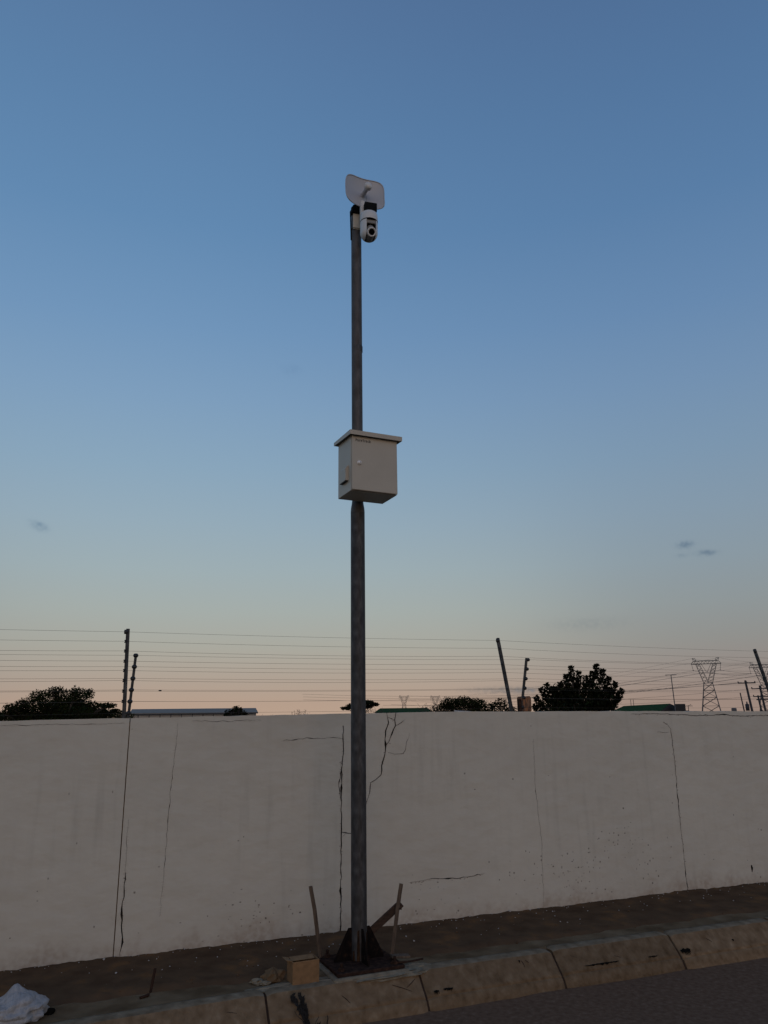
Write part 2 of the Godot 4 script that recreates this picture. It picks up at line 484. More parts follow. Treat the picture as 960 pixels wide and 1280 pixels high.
# ------------------------------------------------------------------ ground, road, verge
func make_ground() -> void:
	var st := mb()
	quad(st, Vector3(-4000, -0.34, -4000), Vector3(4000, -0.34, -4000), Vector3(4000, -0.34, 4000), Vector3(-4000, -0.34, 4000), Vector3.UP)
	structure(put("ground", st, M.ground))
	# the road: a sheet with slight unevenness near the kerb
	st = mb()
	st.set_smooth_group(0)
	var rn := noise(0.9, 4, 31)
	var xs := []
	for i in 141:
		xs.append(-14.0 + i * 0.25)
	var zs := [1.318, 1.40, 1.48, 1.6, 1.8, 2.1, 2.5, 3.0, 3.6, 4.4, 5.4, 6.6, 8.0, 10.0]
	var ry := func(x: float, z: float) -> float:
		return -0.222 + rn.get_noise_2d(x, z) * 0.010 + (0.006 * exp(-pow((z - 1.33) / 0.05, 2.0)))
	for i in xs.size() - 1:
		for k in zs.size() - 1:
			quad(st, Vector3(xs[i], ry.call(xs[i], zs[k]), zs[k]), Vector3(xs[i + 1], ry.call(xs[i + 1], zs[k]), zs[k]), Vector3(xs[i + 1], ry.call(xs[i + 1], zs[k + 1]), zs[k + 1]), Vector3(xs[i], ry.call(xs[i], zs[k + 1]), zs[k + 1]), Vector3.UP)
	structure(put("road", st, M.asphalt))
	# the concrete strip behind the kerb
	st = mb()
	st.set_smooth_group(0)
	var sn := noise(2.2, 4, 32)
	var sy := func(x: float, z: float) -> float:
		return -0.006 + sn.get_noise_2d(x, z) * 0.009 - (0.05 if z < 0.69 else 0.0) - 0.2 * clampf((z - 1.05 - kerb_out(x)) / 0.05, 0.0, 1.0)
	var sz := [0.66, 0.70, 0.76, 0.82, 0.88, 0.94, 1.0, 1.05, 1.1, 1.15, 1.2, 1.25, 1.3]
	for i in 330:
		var x0 := -10.0 + i * 0.075
		var x1 := x0 + 0.075
		for k in sz.size() - 1:
			quad(st, Vector3(x0, sy.call(x0, sz[k]), sz[k]), Vector3(x1, sy.call(x1, sz[k]), sz[k]), Vector3(x1, sy.call(x1, sz[k + 1]), sz[k + 1]), Vector3(x0, sy.call(x0, sz[k + 1]), sz[k + 1]), Vector3.UP)
	structure(put("concrete_strip", st, M.strip))
	# the strip of bare soil along the wall
	st = mb()
	st.set_smooth_group(0)
	var vn := noise(1.1, 5, 33)
	var vf := noise(7.0, 3, 34)
	var nx := 600
	var nz := 26
	var hy := []
	for i in nx + 1:
		var row := PackedFloat32Array()
		for k in nz + 1:
			var x := -10.0 + i * 0.04
			var z := -0.03 + k * 0.036
			var edge := 0.86 + 0.4 * kerb_out(x) + vn.get_noise_2d(x * 1.3, 7.0) * 0.06 + vf.get_noise_2d(x, 3.0) * 0.02
			var y := 0.012 + vn.get_noise_2d(x, z) * 0.009 + vf.get_noise_2d(x * 1.5, z * 1.5) * 0.006 + 0.010 * exp(-pow(z / 0.06, 2.0)) * (0.6 + vf.get_noise_2d(x * 0.6, 9.0))
			y = lerpf(y, -0.045, smoothstep(edge - 0.10, edge + 0.10, z))
			row.append(y)
		hy.append(row)
	for i in nx:
		for k in nz:
			var x0 := -10.0 + i * 0.04
			var z0 := -0.03 + k * 0.036
			quad(st, Vector3(x0, hy[i][k], z0), Vector3(x0 + 0.04, hy[i + 1][k], z0), Vector3(x0 + 0.04, hy[i + 1][k + 1], z0 + 0.036), Vector3(x0, hy[i][k + 1], z0 + 0.036), Vector3.UP)
	structure(put("soil_verge", st, M.soil))
	# crumbs of plaster and little stones scattered on the soil
	for kind in 2:
		var chip := mb()
		var cn := noise(1.4, 2, 40 + kind)
		lump(chip, Vector3.ZERO, Vector3(1, 0.65, 0.8), cn, 0.5, 4)
		chip.generate_normals()
		var mm := MultiMesh.new()
		mm.transform_format = MultiMesh.TRANSFORM_3D
		mm.mesh = chip.commit()
		var n: int = [380, 420][kind]
		mm.instance_count = n
		var r := RandomNumberGenerator.new()
		r.seed = 50 + kind
		for i in n:
			var x := r.randf_range(-6.0, 9.0)
			var z := pow(r.randf(), 2.2) * 0.62 + 0.012 if kind == 0 else r.randf_range(0.01, 0.85)
			var s := r.randf_range(0.0025, 0.006) * (1.9 if r.randf() < 0.12 else 1.0)
			var gi := clampi(int((x + 10.0) / 0.04), 0, nx)
			var gk := clampi(int((z + 0.03) / 0.036), 0, nz)
			var b := Basis.from_euler(Vector3(r.randf() * 0.6, r.randf() * TAU, r.randf() * 0.6)).scaled(Vector3.ONE * s)
			mm.set_instance_transform(i, Transform3D(b, Vector3(x, maxf(hy[gi][gk], -0.004) + s * 0.25, z)))
		var o := MultiMeshInstance3D.new()
		o.name = numbered(["plaster_crumbs", "small_stones"][kind])
		o.multimesh = mm
		o.material_override = [M.pale, M.soil][kind]
		add_child(o)
		tag(o, ["white plaster crumbs scattered on the soil along the foot of the wall", "small brown stones strewn over the soil between wall and kerb"][kind], ["rubble", "stones"][kind])
		o.set_meta("kind", "stuff")

# ------------------------------------------------------------------ kerb
# the kerb line swings out a little towards the road at the left
func kerb_out(x: float) -> float:
	var f := maxf(0.0, 1.0 - x) / 2.0
	return 0.05 * f * f if f < 2.0 else 0.2 + 0.1 * (f - 2.0)

func make_kerb() -> void:
	var kerb := Node3D.new()
	kerb.name = "kerb"
	add_child(kerb)
	structure(kerb)
	var nz := noise(3.0, 3, 60)
	var nf := noise(16.0, 3, 61)
	var prof := [Vector2(1.03, -0.30), Vector2(1.03, 0.0), Vector2(1.06, 0.004), Vector2(1.128, 0.003), Vector2(1.148, -0.003), Vector2(1.160, -0.016), Vector2(1.195, -0.051), Vector2(1.232, -0.088), Vector2(1.262, -0.118), Vector2(1.279, -0.134), Vector2(1.275, -0.142), Vector2(1.287, -0.145), Vector2(1.293, -0.150), Vector2(1.330, -0.222), Vector2(1.334, -0.30)]
	for k in range(-8, 10):
		var x0 := 0.075 + k * 1.148 + 0.006 - (0.5 if k <= -2 else 0.0)
		var x1 := x0 + 1.130 + (0.5 if k == -2 else 0.0)
		var dz := rng.randf_range(-0.006, 0.006)
		var dy := rng.randf_range(-0.003, 0.004)
		var st := mb()
		st.set_smooth_group(0)
		var cols := 24
		var pts := []
		for i in cols + 1:
			var f := float(i) / cols
			var x := lerpf(x0, x1, f)
			var ease_in := maxf(0.0, 1.0 - minf(x - x0, x1 - x) / 0.03)
			var row := []
			for q in prof.size():
				var p: Vector2 = prof[q]
				var w := nz.get_noise_3d(x, p.x * 3.0, float(k)) * 0.003 + nf.get_noise_2d(x, p.x * 4.0 + k * 9.0) * 0.0025
				row.append(Vector3(x, p.y + dy + (w - ease_in * 0.012 if q > 0 else 0.0), p.x + dz + kerb_out(x) + (w * 0.7 - ease_in * 0.006 if q > 2 else 0.0)))
			pts.append(row)
		for i in cols:
			for q in range(4, prof.size() - 1):
				var o := Vector3(0, prof[q + 1].x - prof[q].x, -(prof[q + 1].y - prof[q].y))
				quad(st, pts[i][q], pts[i + 1][q], pts[i + 1][q + 1], pts[i][q + 1], o)
		st.set_smooth_group(-1)
		for e in [0, cols]:
			for q in range(1, prof.size() - 1):
				tri(st, pts[e][0], pts[e][q], pts[e][q + 1], Vector3(-1 if e == 0 else 1, 0, 0))
		var stone := put("kerb_stone", st, M.kerb[posmod(k * 3 + 1, 4)], kerb)
		var top := mb()
		top.set_smooth_group(0)
		for i in cols:
			for q in 4:
				quad(top, pts[i][q], pts[i + 1][q], pts[i + 1][q + 1], pts[i][q + 1], Vector3(0, 1, -0.2))
		put("kerb_top", top, M.skim, stone)
		# mortar in the joint at the stone's right end
		var jt := mb()
		var jp := PackedVector2Array([Vector2(1.035, -0.29), Vector2(1.035, -0.012), Vector2(1.128, -0.022), Vector2(1.265, -0.150), Vector2(1.304, -0.205), Vector2(1.304, -0.29)])
		jt = mb()
		plate(jt, jp, x1 + 0.0004, x1 + 0.0176, Transform3D(Basis(Vector3(0, 0, 1), Vector3(0, 1, 0), Vector3(1, 0, 0)), Vector3(0, 0, kerb_out(x1))))
		put("mortar", jt, M.joint, kerb)
		# scratches in the face
		for sc in SCRATCH:
			if sc[0] > x0 and sc[0] < x1:
				var sq := mb()
				var sp := []
				for e in [[sc[0], sc[1]], [(sc[0] + sc[2]) * 0.5 + 0.004, (sc[1] + sc[3]) * 0.5], [sc[2], sc[3]]]:
					sp.append(Vector3(e[0], -0.0165 - 0.118 * e[1], 1.1615 + 0.118 * e[1] + dz + kerb_out(e[0])))
				tube(sq, sp, [0.0022, 0.0032, 0.0018], 5)
				put("scratch", sq, M.joint, stone)
		# tar runs on the faces of three stones
		for s in TAR:
			if s[0] > x0 and s[0] < x1:
				put("tar_smear", tar(s, k), M.tar, kerb)

# thin lines scored in the kerb: x, place down the face, x, place
const SCRATCH := [[-0.165, 0.30, -0.03, 0.68], [0.92, 0.10, 0.93, 0.42], [0.955, 0.12, 0.975, 0.25], [1.36, 0.2, 1.45, 0.5], [0.02, 0.2, -0.06, 0.5], [-0.55, 0.4, -0.50, 0.75], [1.75, 0.5, 1.80, 0.62], [2.7, 0.3, 2.74, 0.5], [-1.35, 0.3, -1.28, 0.42]]
const TAR := [[1.60, 0.74, 0.17, 0.008, 0.012], [2.09, 0.76, 0.05, 0.006, 0.01], [2.43, 0.70, 0.055, 0.022, 0.05], [2.96, 0.55, 0.012, 0.008, 0.02], [0.155, 0.82, 0.022, 0.012, 0.06], [0.25, 0.80, 0.04, 0.012, 0.015], [0.9, 0.12, 0.01, 0.006, 0.05]]

# an uneven run of tar lying on the sloped face: s = x, place down the face 0..1, half width, half height, drip
func tar(s: Array, sd: int) -> SurfaceTool:
	var st := mb()
	var r := RandomNumberGenerator.new()
	r.seed = int(s[0] * 100.0) + 900
	var o := Vector3(0, -0.016 + 0.0045, 1.160 + 0.0045 + kerb_out(s[0]))
	var down := Vector3(0, -0.124, 0.124)
	var n := 16
	var prev := []
	for i in n + 1:
		var f := float(i) / n * 2.0 - 1.0
		var env := sqrt(maxf(0.0, 1.0 - f * f))
		var x: float = s[0] + f * s[2]
		var top: float = s[1] - env * s[3] / 0.19 * r.randf_range(0.4, 1.0)
		var low: float = s[1] + env * (s[3] * r.randf_range(0.3, 1.0) + (s[4] * r.randf() if i % 2 == 0 else 0.0)) / 0.19
		var cur := [o + down * top + Vector3(x, 0, 0), o + down * minf(low, 0.98) + Vector3(x, 0, 0)]
		if i > 0:
			quad(st, prev[0], cur[0], cur[1], prev[1], Vector3(0, 0.7, 0.7))
		prev = cur
	return st

# ------------------------------------------------------------------ wall
func wall_top(x: float) -> float:
	var k := [[-12.0, 1.80], [-2.98, 1.80], [-1.5, 1.813], [0.93, 1.834], [3.22, 1.817], [5.04, 1.80], [20.0, 1.80]]
	for i in k.size() - 1:
		if x <= k[i + 1][0]:
			return lerpf(k[i][1], k[i + 1][1], (x - k[i][0]) / (k[i + 1][0] - k[i][0]))
	return 1.8

# cracks as wall x, y: [points, width, taper]
const CRACKS := [
	[[[-0.137, 1.72], [-0.137, 1.60], [-0.134, 1.53], [-0.143, 1.41], [-0.147, 1.30], [-0.154, 1.10], [-0.155, 0.99], [-0.151, 0.90], [-0.153, 0.77], [-0.154, 0.55], [-0.157, 0.23], [-0.160, 0.02]], 0.011, false],
	[[[-0.150, 1.41], [-0.159, 1.27], [-0.178, 1.20], [-0.163, 1.11], [-0.156, 1.07]], 0.006, true],
	[[[-0.70, 1.60], [-0.59, 1.604], [-0.484, 1.62], [-0.343, 1.61], [-0.233, 1.618], [-0.137, 1.604]], 0.0045, true],
	[[[-0.153, 0.811], [-0.112, 0.803], [-0.03, 0.792], [0.06, 0.796]], 0.007, true],
	[[[-0.152, 0.76], [-0.125, 0.785], [-0.105, 0.80]], 0.004, true],
	[[[0.291, 1.87], [0.312, 1.742], [0.282, 1.667], [0.279, 1.548], [0.275, 1.474], [0.238, 1.357], [0.231, 1.277], [0.176, 1.236], [0.127, 1.213], [0.119, 1.131], [0.086, 1.047], [0.05, 0.99]], 0.011, true],
	[[[0.279, 1.53], [0.313, 1.569], [0.345, 1.64], [0.382, 1.711], [0.375, 1.764], [0.401, 1.87]], 0.009, true],
	[[[0.382, 1.711], [0.425, 1.728], [0.477, 1.763]], 0.006, true],
	[[[0.305, 1.79], [0.34, 1.775], [0.375, 1.764]], 0.006, true],
	[[[0.525, 1.64], [0.493, 1.565], [0.48, 1.491], [0.454, 1.457], [0.369, 1.456], [0.303, 1.473]], 0.005, true],
	[[[-1.963, 1.02], [-1.961, 0.765], [-1.957, 0.6]], 0.003, true],
	[[[-1.958, 0.62], [-1.957, 0.485], [-1.964, 0.317], [-1.946, 0.157], [-1.955, 0.01]], 0.011, true],
	[[[-1.616, 1.76], [-1.641, 1.284], [-1.658, 0.585], [-1.672, 0.275]], 0.003, true],
	[[[3.52, 1.70], [3.575, 1.67], [3.609, 1.626], [3.617, 1.229], [3.605, 0.86], [3.607, 0.401], [3.608, 0.01]], 0.006, false],
	[[[3.42, 1.60], [3.50, 1.59], [3.58, 1.595]], 0.004, true],
	[[[1.876, 1.56], [1.864, 1.1], [1.897, 0.638], [1.881, 0.03]], 0.003, true],
	[[[0.50, 0.349], [0.56, 0.351], [0.758, 0.362], [1.001, 0.345], [1.252, 0.363]], 0.006, true],
	[[[3.10, 1.79], [3.35, 1.788], [3.736, 1.778], [3.86, 1.772], [3.957, 1.763], [4.149, 1.765], [4.381, 1.771], [4.50, 1.76], [4.648, 1.751], [4.853, 1.757], [5.034, 1.751], [5.3, 1.76]], 0.008, true],
	[[[4.50, 0.20], [4.506, 0.17], [4.503, 0.13]], 0.02, true],
	[[[-2.98, 1.763], [-2.6, 1.768], [-2.27, 1.765], [-2.05, 1.77]], 0.003, true],
	[[[-1.5, 1.78], [-1.2, 1.772], [-0.9, 1.778]], 0.004, true],
]

func wall_material() -> StandardMaterial3D:
	var w := 2048
	var h := 512
	var big := noise(0.55, 4, 70)
	var fine := noise(5.0, 4, 71)
	var run := noise(3.2, 3, 72)
	var runmask := noise(0.7, 2, 73)
	var spl := noise(2.4, 4, 74)
	var spl2 := noise(11.0, 3, 75)
	var bytes := PackedByteArray()
	bytes.resize(w * h * 3)
	var at := 0
	var base := Color(0.565, 0.524, 0.438)
	for j in h:
		var y := 1.9 * (1.0 - (j + 0.5) / h)
		for i in w:
			var x := (i + 0.5) / w * 14.0 - 6.0
			var v := 1.0 + 0.055 * big.get_noise_2d(x, y * 1.3) + 0.035 * fine.get_noise_2d(x, y)
			# rain runs under the top edge
			var s := run.get_noise_2d(x * 3.0, y * 0.22)
			var m := clampf(0.45 + runmask.get_noise_2d(x, y * 0.8), 0.0, 1.0)
			v -= maxf(0.0, s - 0.12) * 0.17 * m
			# soil splashed up from the ground
			var edge := 0.16 + 0.13 * spl.get_noise_2d(x, 1.0) + 0.05 * spl2.get_noise_2d(x, y)
			var soil := clampf((edge - y) / 0.16, 0.0, 1.0) * clampf(0.75 + 0.8 * spl2.get_noise_2d(x * 1.4, y * 1.4), 0.0, 1.0) * 0.48
			var old := clampf((0.75 + 0.30 * spl.get_noise_2d(x * 0.6, 4.0) - y) / 0.75, 0.0, 1.0) * 0.16
			var c := base * v
			c = c.lerp(Color(0.36, 0.30, 0.255), old)
			c = c.lerp(Color(0.27, 0.175, 0.115), soil)
			c = c.linear_to_srgb()
			bytes[at] = clampi(int(c.r * 255.0 + 0.5), 0, 255)
			bytes[at + 1] = clampi(int(c.g * 255.0 + 0.5), 0, 255)
			bytes[at + 2] = clampi(int(c.b * 255.0 + 0.5), 0, 255)
			at += 3
	var im := Image.create_from_data(w, h, false, Image.FORMAT_RGB8, bytes)
	# damp and rust-tinged stain beside the cracks, flaked paint along them
	var sr := RandomNumberGenerator.new()
	sr.seed = 81
	for c in CRACKS:
		var pts: Array = c[0]
		for i in pts.size() - 1:
			var pa := Vector2(pts[i][0], pts[i][1])
			var pb := Vector2(pts[i + 1][0], pts[i + 1][1])
			var n := int(pa.distance_to(pb) * 240.0) + 1
			for k in n:
				var q := pa.lerp(pb, float(k) / n) + Vector2(sr.randfn(0, 0.006), sr.randfn(0, 0.004) - 0.004)
				var px := int((q.x + 6.0) / 14.0 * w)
				var py := int((1.0 - q.y / 1.9) * h)
				if px > 1 and px < w - 2 and py > 1 and py < h - 2:
					for dx in range(-1, 2):
						im.set_pixel(px + dx, py, im.get_pixel(px + dx, py).lerp(Color(0.50, 0.42, 0.36), sr.randf_range(0.0, 0.22) * (1.0 if c[1] > 0.005 else 0.5)))
					if sr.randf() < 0.05 and c[1] > 0.005:
						im.set_pixel(px, py, Color(0.33, 0.29, 0.26))
						im.set_pixel(px + sr.randi_range(-1, 1), py + 1, Color(0.36, 0.32, 0.29))
	# specks where the paint has popped off, clustered low down
	var r := RandomNumberGenerator.new()
	r.seed = 77
	var centres := []
	for k in 9:
		centres.append(Vector2(r.randf_range(-2.8, 5.2), r.randf_range(0.08, 0.55)))
	centres.append(Vector2(2.15, 0.35))
	centres.append(Vector2(2.3, 0.28))
	centres.append(Vector2(-0.75, 0.25))
	for k in 300:
		var p: Vector2
		if k < 210:
			var c: Vector2 = centres[k % centres.size()]
			p = c + Vector2(r.randfn(0, 0.20), r.randfn(0, 0.10))
		else:
			p = Vector2(r.randf_range(-5.0, 7.0), pow(r.randf(), 1.8) * 1.75)
		if p.y < 0.01 or p.y > 1.78:
			continue
		var px := int((p.x + 6.0) / 14.0 * w)
		var py := int((1.0 - p.y / 1.9) * h)
		var sw := r.randi_range(1, 2)
		var sh := r.randi_range(1, 4)
		var d := r.randf_range(0.35, 0.9)
		for yy in range(py, mini(py + sh, h)):
			for xx in range(px, px + sw):
				if xx >= 0 and xx < w and yy >= 0:
					im.set_pixel(xx, yy, im.get_pixel(xx, yy).lerp(Color(0.16, 0.13, 0.11), d * r.randf_range(0.4, 1.0)))
	var m := StandardMaterial3D.new()
	m.albedo_texture = ImageTexture.create_from_image(im)
	m.roughness = 0.95
	m.uv1_triplanar = true
	m.uv1_world_triplanar = true
	m.uv1_scale = Vector3(1.0 / 14.0, 1.0 / 1.9, 1.0)
	m.uv1_offset = Vector3(6.0 / 14.0, -1.0, 0.0)
	m.uv1_triplanar_sharpness = 8.0
	var hm := NoiseTexture2D.new()
	hm.width = 1024
	hm.height = 256
	hm.noise = noise(0.03, 5, 78)
	hm.seamless = true
	m.heightmap_enabled = true
	m.heightmap_texture = hm
	m.heightmap_scale = 0.9
	return m

func v2(l: Array) -> Array:
	var o := []
	for e in l:
		o.append(Vector2(e[0], e[1]))
	return o

func make_wall() -> void:
	var wm := wall_material()
	var wall := thing("boundary_wall", "long off-white plastered wall with cracks standing behind the kerb", "wall")
	# the plaster skin in three wide bays near the pole, and plainer bays beyond
	var bounds := [-11.2, -7.5, -3.85, -2.005, 5.45, 9.15, 14.8]
	for b in bounds.size() - 1:
		var x0: float = bounds[b] + 0.004
		var x1: float = bounds[b + 1] - 0.004
		var outline := PackedVector2Array([Vector2(x0, -0.25), Vector2(x1, -0.25)])
		var n := maxi(2, int((x1 - x0) / 0.12))
		var tn := noise(1.7, 3, 79)
		for i in n + 1:
			var x := lerpf(x1, x0, float(i) / n)
			outline.append(Vector2(x, wall_top(x) + tn.get_noise_1d(x * 2.0) * 0.006))
		var body := CSGPolygon3D.new()
		body.name = "wall_bay"
		body.polygon = outline
		body.mode = CSGPolygon3D.MODE_DEPTH
		body.depth = 0.20
		body.material = wm
		var root := CSGCombiner3D.new()
		root.name = "wall_bay"
		root.add_child(body)
		var sd := 100
		for c in CRACKS:
			sd += 1
			var mid: float = (c[0][0][0] + c[0][c[0].size() - 1][0]) * 0.5
			if mid < x0 or mid > x1:
				continue
			var cut := CSGPolygon3D.new()
			cut.polygon = ribbon(v2(c[0]), c[1], c[2], sd)
			cut.mode = CSGPolygon3D.MODE_DEPTH
			cut.depth = 0.04
			cut.position.z = 0.01
			cut.operation = CSGShape3D.OPERATION_SUBTRACTION
			cut.material = M.crack
			cut.name = "crack"
			root.add_child(cut, true)
		# CSGPolygon3D fills from z = -depth to 0
		wall.add_child(root, true)
	var st := mb()
	for b in range(1, bounds.size() - 1):
		bx(st, Vector3(bounds[b], 0.75, -0.10), Vector3(0.0078, 2.05, 0.17))
	put("joint_filler", st, M.strip, wall)

# ------------------------------------------------------------------ electric fence on the wall
func sagged(a: Vector3, b: Vector3, sag: float, n := 10) -> Array:
	var o := []
	for i in n + 1:
		var f := float(i) / n
		o.append(a.lerp(b, f) - Vector3(0, sag * 4.0 * f * (1.0 - f), 0))
	return o

func make_fence() -> void:
	var fence := thing("electric_fence", "electric fence of leaning posts and thin wires along the top of the wall", "fence")
	var tall := [[-9.5, 1.80, -9.5], [-5.75, 1.80, -5.76], [-2.05, 1.80, -2.062], [1.705, 1.82, 1.694], [5.28, 1.80, 5.284], [9.0, 1.80, 9.0], [12.7, 1.8, 12.7]]
	var tops := [2.578, 2.578, 2.578, 2.588, 2.540, 2.54, 2.54]
	var wires := [0.965, 0.855, 0.745, 0.63, 0.525, 0.415, 0.30, 0.19]
	var hang := []
	for i in tall.size():
		var a := Vector3(tall[i][0], tall[i][1] - 0.06, -0.085)
		var b := Vector3(tall[i][2], tops[i], -0.30)
		var d := (b - a).normalized()
		var st := mb()
		var bs := ring_basis(d)
		bx(st, (a + b) * 0.5, Vector3(0.031, 0.031, a.distance_to(b)), 0.003, bs)
		var post := put("fence_post", st, M.post, fence)
		var row := []
		for k in wires.size():
			var p := Vector3(tall[i][0], tall[i][1], -0.1).lerp(b, wires[k])
			var q := p + Vector3(-0.016, 0, 0.014)
			st = mb()
			var xf := Transform3D(ring_basis(Vector3(1, 0, 0.0)), q)
			lathe(st, [Vector2(0, -0.014), Vector2(0.010, -0.013), Vector2(0.011, -0.006), Vector2(0.006, -0.002), Vector2(0.006, 0.002), Vector2(0.011, 0.006), Vector2(0.010, 0.013), Vector2(0, 0.014)] if k > 0 else [Vector2(0, -0.02), Vector2(0.015, -0.018), Vector2(0.017, 0), Vector2(0.015, 0.018), Vector2(0, 0.02)], Transform3D(Basis(Vector3(1, 0, 0), Vector3(0, 1, 0), Vector3(0, 0, 1)), q), 10)
			put("insulator", st, M.insulator, post)
			row.append(q + Vector3(-0.008, 0, 0.008))
		hang.append(row)
	for k in wires.size():
		var pts := []
		for i in tall.size() - 1:
			var seg := sagged(hang[i][k], hang[i + 1][k], 0.010 + 0.004 * (k % 3), 8)
			if i > 0:
				seg.remove_at(0)
			pts.append_array(seg)
		var st := mb()
		tube(st, pts, [0.00105], 5)
		var w := put("fence_wire", st, M.wire, fence)
		if k == 6:
			var f := mb()
			lathe(f, [Vector2(0, -0.013), Vector2(0.004, -0.012), Vector2(0.0065, -0.006), Vector2(0.0065, 0.006), Vector2(0.004, 0.012), Vector2(0, 0.013)], Transform3D(Basis(Vector3(0, 0, 1), PI / 2), Vector3(-1.765, 2.037, -0.147)), 8)
			put("wire_joiner", f, M.insulator, w)
	# the shorter inner row
	var short := [[Vector3(-5.72, 1.80, -0.05), Vector3(-5.68, 2.345, -0.06)], [Vector3(-2.022, 1.80, -0.05), Vector3(-1.992, 2.345, -0.06)], [Vector3(1.772, 1.82, -0.05), Vector3(1.876, 2.362, -0.04)], [Vector3(5.36, 1.80, -0.05), Vector3(5.43, 2.34, -0.06)], [Vector3(9.05, 1.80, -0.05), Vector3(9.1, 2.34, -0.06)]]
	var fr := [0.97, 0.795, 0.615, 0.44, 0.265, 0.09]
	var hang2 := []
	for i in short.size():
		var a: Vector3 = short[i][0] - Vector3(0, 0.05, 0)
		var b: Vector3 = short[i][1]
		var st := mb()
		bar(st, a, b, 0.0115 if i < 2 else 0.0145, 8)
		var post := put("fence_post", st, M.insulator if i < 2 else M.post, fence)
		var row := []
		for k in fr.size():
			var p: Vector3 = short[i][0].lerp(b, fr[k])
			var off := Vector3.ZERO if i < 2 else Vector3(0.014, 0, 0.006)
			st = mb()
			lathe(st, [Vector2(0, -0.018), Vector2(0.014, -0.016), Vector2(0.0215, -0.006), Vector2(0.0215, 0.006), Vector2(0.014, 0.016), Vector2(0, 0.018)], Transform3D(Basis(), p + off), 10)
			put("insulator", st, M.insulator, post)
			row.append(p + off + Vector3(0, 0, 0.018))
		hang2.append(row)
	for k in fr.size():
		var pts := []
		for i in short.size() - 1:
			var seg := sagged(hang2[i][k], hang2[i + 1][k], 0.012, 8)
			if i > 0:
				seg.remove_at(0)
			pts.append_array(seg)
		var st := mb()
		tube(st, pts, [0.00095], 5)
		put("fence_wire", st, M.wire, fence)
	# the rusted block beside the middle post
	var blk := thing("rusty_block", "rust-streaked concrete block on the wall top beside the middle fence post", "block", Vector3(1.852, 1.825, -0.085))
	var bs := mb()
	bx(bs, Vector3(-0.008, 0.075, 0), Vector3(0.118, 0.155, 0.11), 0.014)
	put("block", bs, M.rust_orange, blk)
	bs = mb()
	bx(bs, Vector3(-0.083, 0.06, 0.03), Vector3(0.022, 0.13, 0.05), 0.003)
	put("steel_bracket", bs, M.rust_dark, blk)

# ------------------------------------------------------------------ trees and everything beyond the wall
func leaf_cloud(st: SurfaceTool, clumps: Array, count: int, size: float, tint: Color, sd: int, flat := 0.0) -> void:
	var r := RandomNumberGenerator.new()
	r.seed = sd
	var total := 0.0
	for c in clumps:
		total += c[1].x * c[1].y + c[1].x * c[1].z
	for c in clumps:
		var at: Vector3 = c[0]
		var rad: Vector3 = c[1]
		var n := int(count * (rad.x * rad.y + rad.x * rad.z) / total)
		var shade := r.randf_range(0.7, 1.35)
		for i in n:
			var d := Vector3(r.randfn(), r.randfn(), r.randfn()).normalized() * pow(r.randf(), 0.45) * r.randf_range(0.75, 1.12)
			var p := at + d * rad
			var u := Vector3(r.randfn(), r.randfn() * (1.0 - flat), r.randfn()).normalized()
			var v := u.cross(Vector3(r.randfn(), r.randfn(), r.randfn())).normalized()
			var s := size * r.randf_range(0.6, 1.4)
			st.set_color(Color(tint.r * shade * r.randf_range(0.7, 1.3), tint.g * shade * r.randf_range(0.75, 1.25), tint.b * shade * r.randf_range(0.7, 1.3)))
			var o := d + Vector3(0, 0.01, 0)
			quad(st, p - u * s, p - v * s * 0.45, p + u * s, p + v * s * 0.45, o)

func limb(st: SurfaceTool, a: Vector3, b: Vector3, r0: float, r1: float, r: RandomNumberGenerator) -> void:
	var mid := a.lerp(b, 0.5) + Vector3(r.randf_range(-1, 1), r.randf_range(-0.3, 1), r.randf_range(-1, 1)) * a.distance_to(b) * 0.09
	tube(st, [a, mid, b], [r0, (r0 + r1) * 0.5, r1], 6)

# a tree: trunk, limbs to each clump, a leaf cloud
func tree(called: String, label: String, category: String, at: Vector3, clumps: Array, trunk_r: float, fork: float, count: int, leaf: float, tone: String, sd: int, group := "") -> Node3D:
	var t := thing(called, label, category, at, 0.0, group)
	var r := RandomNumberGenerator.new()
	r.seed = sd
	var st := mb()
	var f := Vector3(r.randf_range(-0.1, 0.1), fork, r.randf_range(-0.1, 0.1))
	tube(st, [Vector3(0, -0.35, 0), Vector3(r.randf_range(-0.05, 0.05), fork * 0.5, 0), f], [trunk_r * 1.25, trunk_r, trunk_r * 0.85], 8)
	for c in clumps:
		limb(st, f, c[0], trunk_r * 0.5, trunk_r * 0.12, r)
		for k in 3:
			var e: Vector3 = c[0] + Vector3(r.randfn(), absf(r.randfn()) * 0.8, r.randfn()).normalized() * c[1] * 0.9
			limb(st, f.lerp(c[0], 0.7), e, trunk_r * 0.2, trunk_r * 0.05, r)
	put("trunk", st, M.bark, t)
	st = mb()
	leaf_cloud(st, clumps, count, leaf, M.leaf[tone].get_meta("tint"), sd + 1)
	put("crown", st, M.leaf[tone], t)
	return t

func right_of(p: Vector3) -> Vector3:
	var d := p - Vector3(-2.396, p.y, 6.9)
	return Vector3(-d.z, 0, d.x).normalized()

# clumps spread over an outline: o = [[across, height, half width, half height], ...] in metres
func spread(o: Array, across: Vector3, depth: float, sd: int) -> Array:
	var r := RandomNumberGenerator.new()
	r.seed = sd
	var back := Vector3(across.z, 0, -across.x)
	var l := []
	for e in o:
		l.append([across * e[0] + Vector3(0, e[1], 0) + back * r.randf_range(-depth, depth), Vector3(e[2], e[3], e[2])])
	return l

